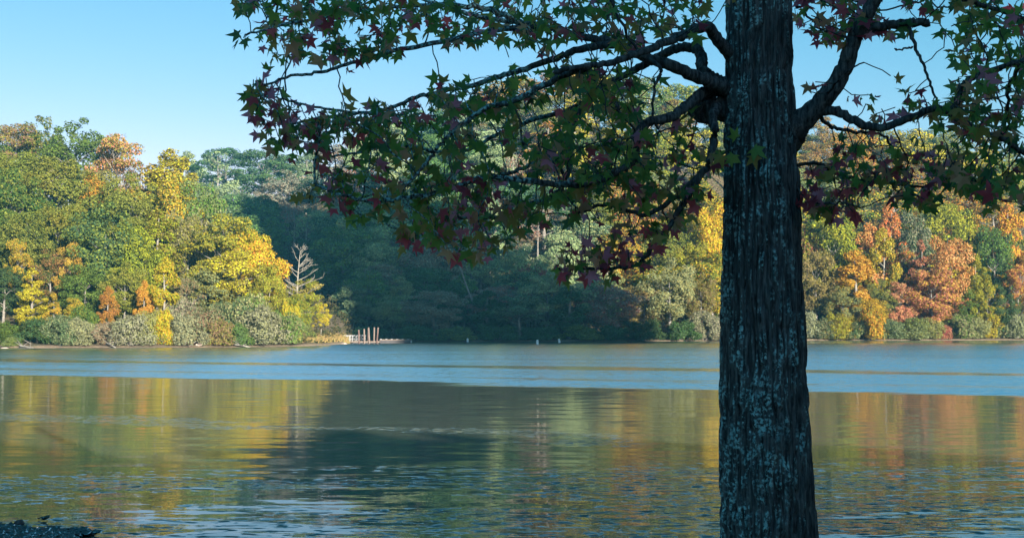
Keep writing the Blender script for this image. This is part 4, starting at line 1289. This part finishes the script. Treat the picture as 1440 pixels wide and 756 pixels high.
    def pickcol(red):
        if rng.rand() < red: return rng.choice([3, 2, 4, 5, 5, 6, 6])
        return rng.choice([0, 0, 1, 1, 2, 2, 3], p=[.12, .12, .24, .24, .10, .10, .08])
    for a in range(nn):
        if best[a] > 0.17: continue
        q = owner[a]
        p = nod[q]
        pd = nod[q] - nod[par[q]] if par[q] >= 0 else AT[a] - nod[q]
        pd = pd / (np.linalg.norm(pd) + 1e-6)
        cl = pickcol(RED[a])
        for k in range(rng.choice([1, 2, 3], p=[.32, .42, .26])):
            t = pd * rng.uniform(0.1, 0.9) + rng.normal(size=3) * 0.55 + np.array([0, 0, -0.55])
            pos = p + (rng.normal(size=3) * 0.012 if k == 0 else -pd * rng.uniform(0.02, 0.09))
            add_leaf(pos, t, rng.uniform(0.040, 0.070) * rng.choice([0.85, 1.0, 1.0, 1.22]), cl if rng.rand() < 0.6 else pickcol(RED[a]))
    for (a, b, cl, t, s) in [(1040, 200, 1, (-.4, -.2, .6), .062), (1050, 203, 1, (.5, -.3, -.35), .085), (1056, 210, 2, (.35, 0, -.9), .07), (1034, 210, 1, (-.3, -.1, -.9), .06), (1022, 214, 2, (-.7, 0, -.6), .065)]:
        add_leaf(pix(a, b, TY - .55), t, s, cl, (0.1, -1, .35))
    def vis(L):
        p = L[3]
        k = FPX / p.y
        a, b = 720 + p.x * k, HORIZON - (p.z - H_CAM) * k
        return L[0].to_scale().x / p.y if (2 < a < 1438 and 4 < b < 420) else 0
    order = sorted(range(len(leafs)), key=lambda i: -vis(leafs[i]))
    solo = set(order[:300])
    cache = {}
    iv = Matrix.Translation(-base)
    V, F, MI, n = [], [], [], 0
    for i, (M, var, col, p) in enumerate(leafs):
        if i in solo:
            key = (var, col)
            if key not in cache:
                me = mesh_np('star_leaf', *STAR[var]); me.materials.append(LM[col]); cache[key] = me
            o = link('leaf', cache[key], None, root)
            o.matrix_local = iv @ M
        else:
            P, Fa = STAR[var]
            m3 = np.array((iv @ M))
            V.append(P @ m3[:3, :3].T + m3[:3, 3]); F.append(Fa + n); MI.append(np.full(len(Fa), col)); n += len(P)
    me = mesh_np('sweetgum_foliage', np.vstack(V), np.vstack(F), False, np.concatenate(MI))
    for m in LM: me.materials.append(m)
    fo = link('foliage', me, None, root)
    fo['kind'] = 'stuff'
    print('sweetgum nodes', nN, 'leaves', len(leafs))
build_sweetgum()

# ------------------------------------------------------------------ air
def build_haze():
    bm = bmesh.new()
    box_bm(bm, (0, 60, 70.25), (1160, 1160, 147.5))
    o = link('haze', bm_mesh('haze', bm))
    m = bpy.data.materials.new('haze'); m.use_nodes = True
    nt = m.node_tree; nt.nodes.clear()
    out = nt.nodes.new('ShaderNodeOutputMaterial'); v = nt.nodes.new('ShaderNodeVolumePrincipled')
    v.inputs['Color'].default_value = (0.14, 0.63, 1.0, 1)
    v.inputs['Density'].default_value = 0.00021
    nt.links.new(v.outputs[0], out.inputs['Volume'])
    o.data.materials.append(m)
    tag(o, kind='stuff')
build_haze()
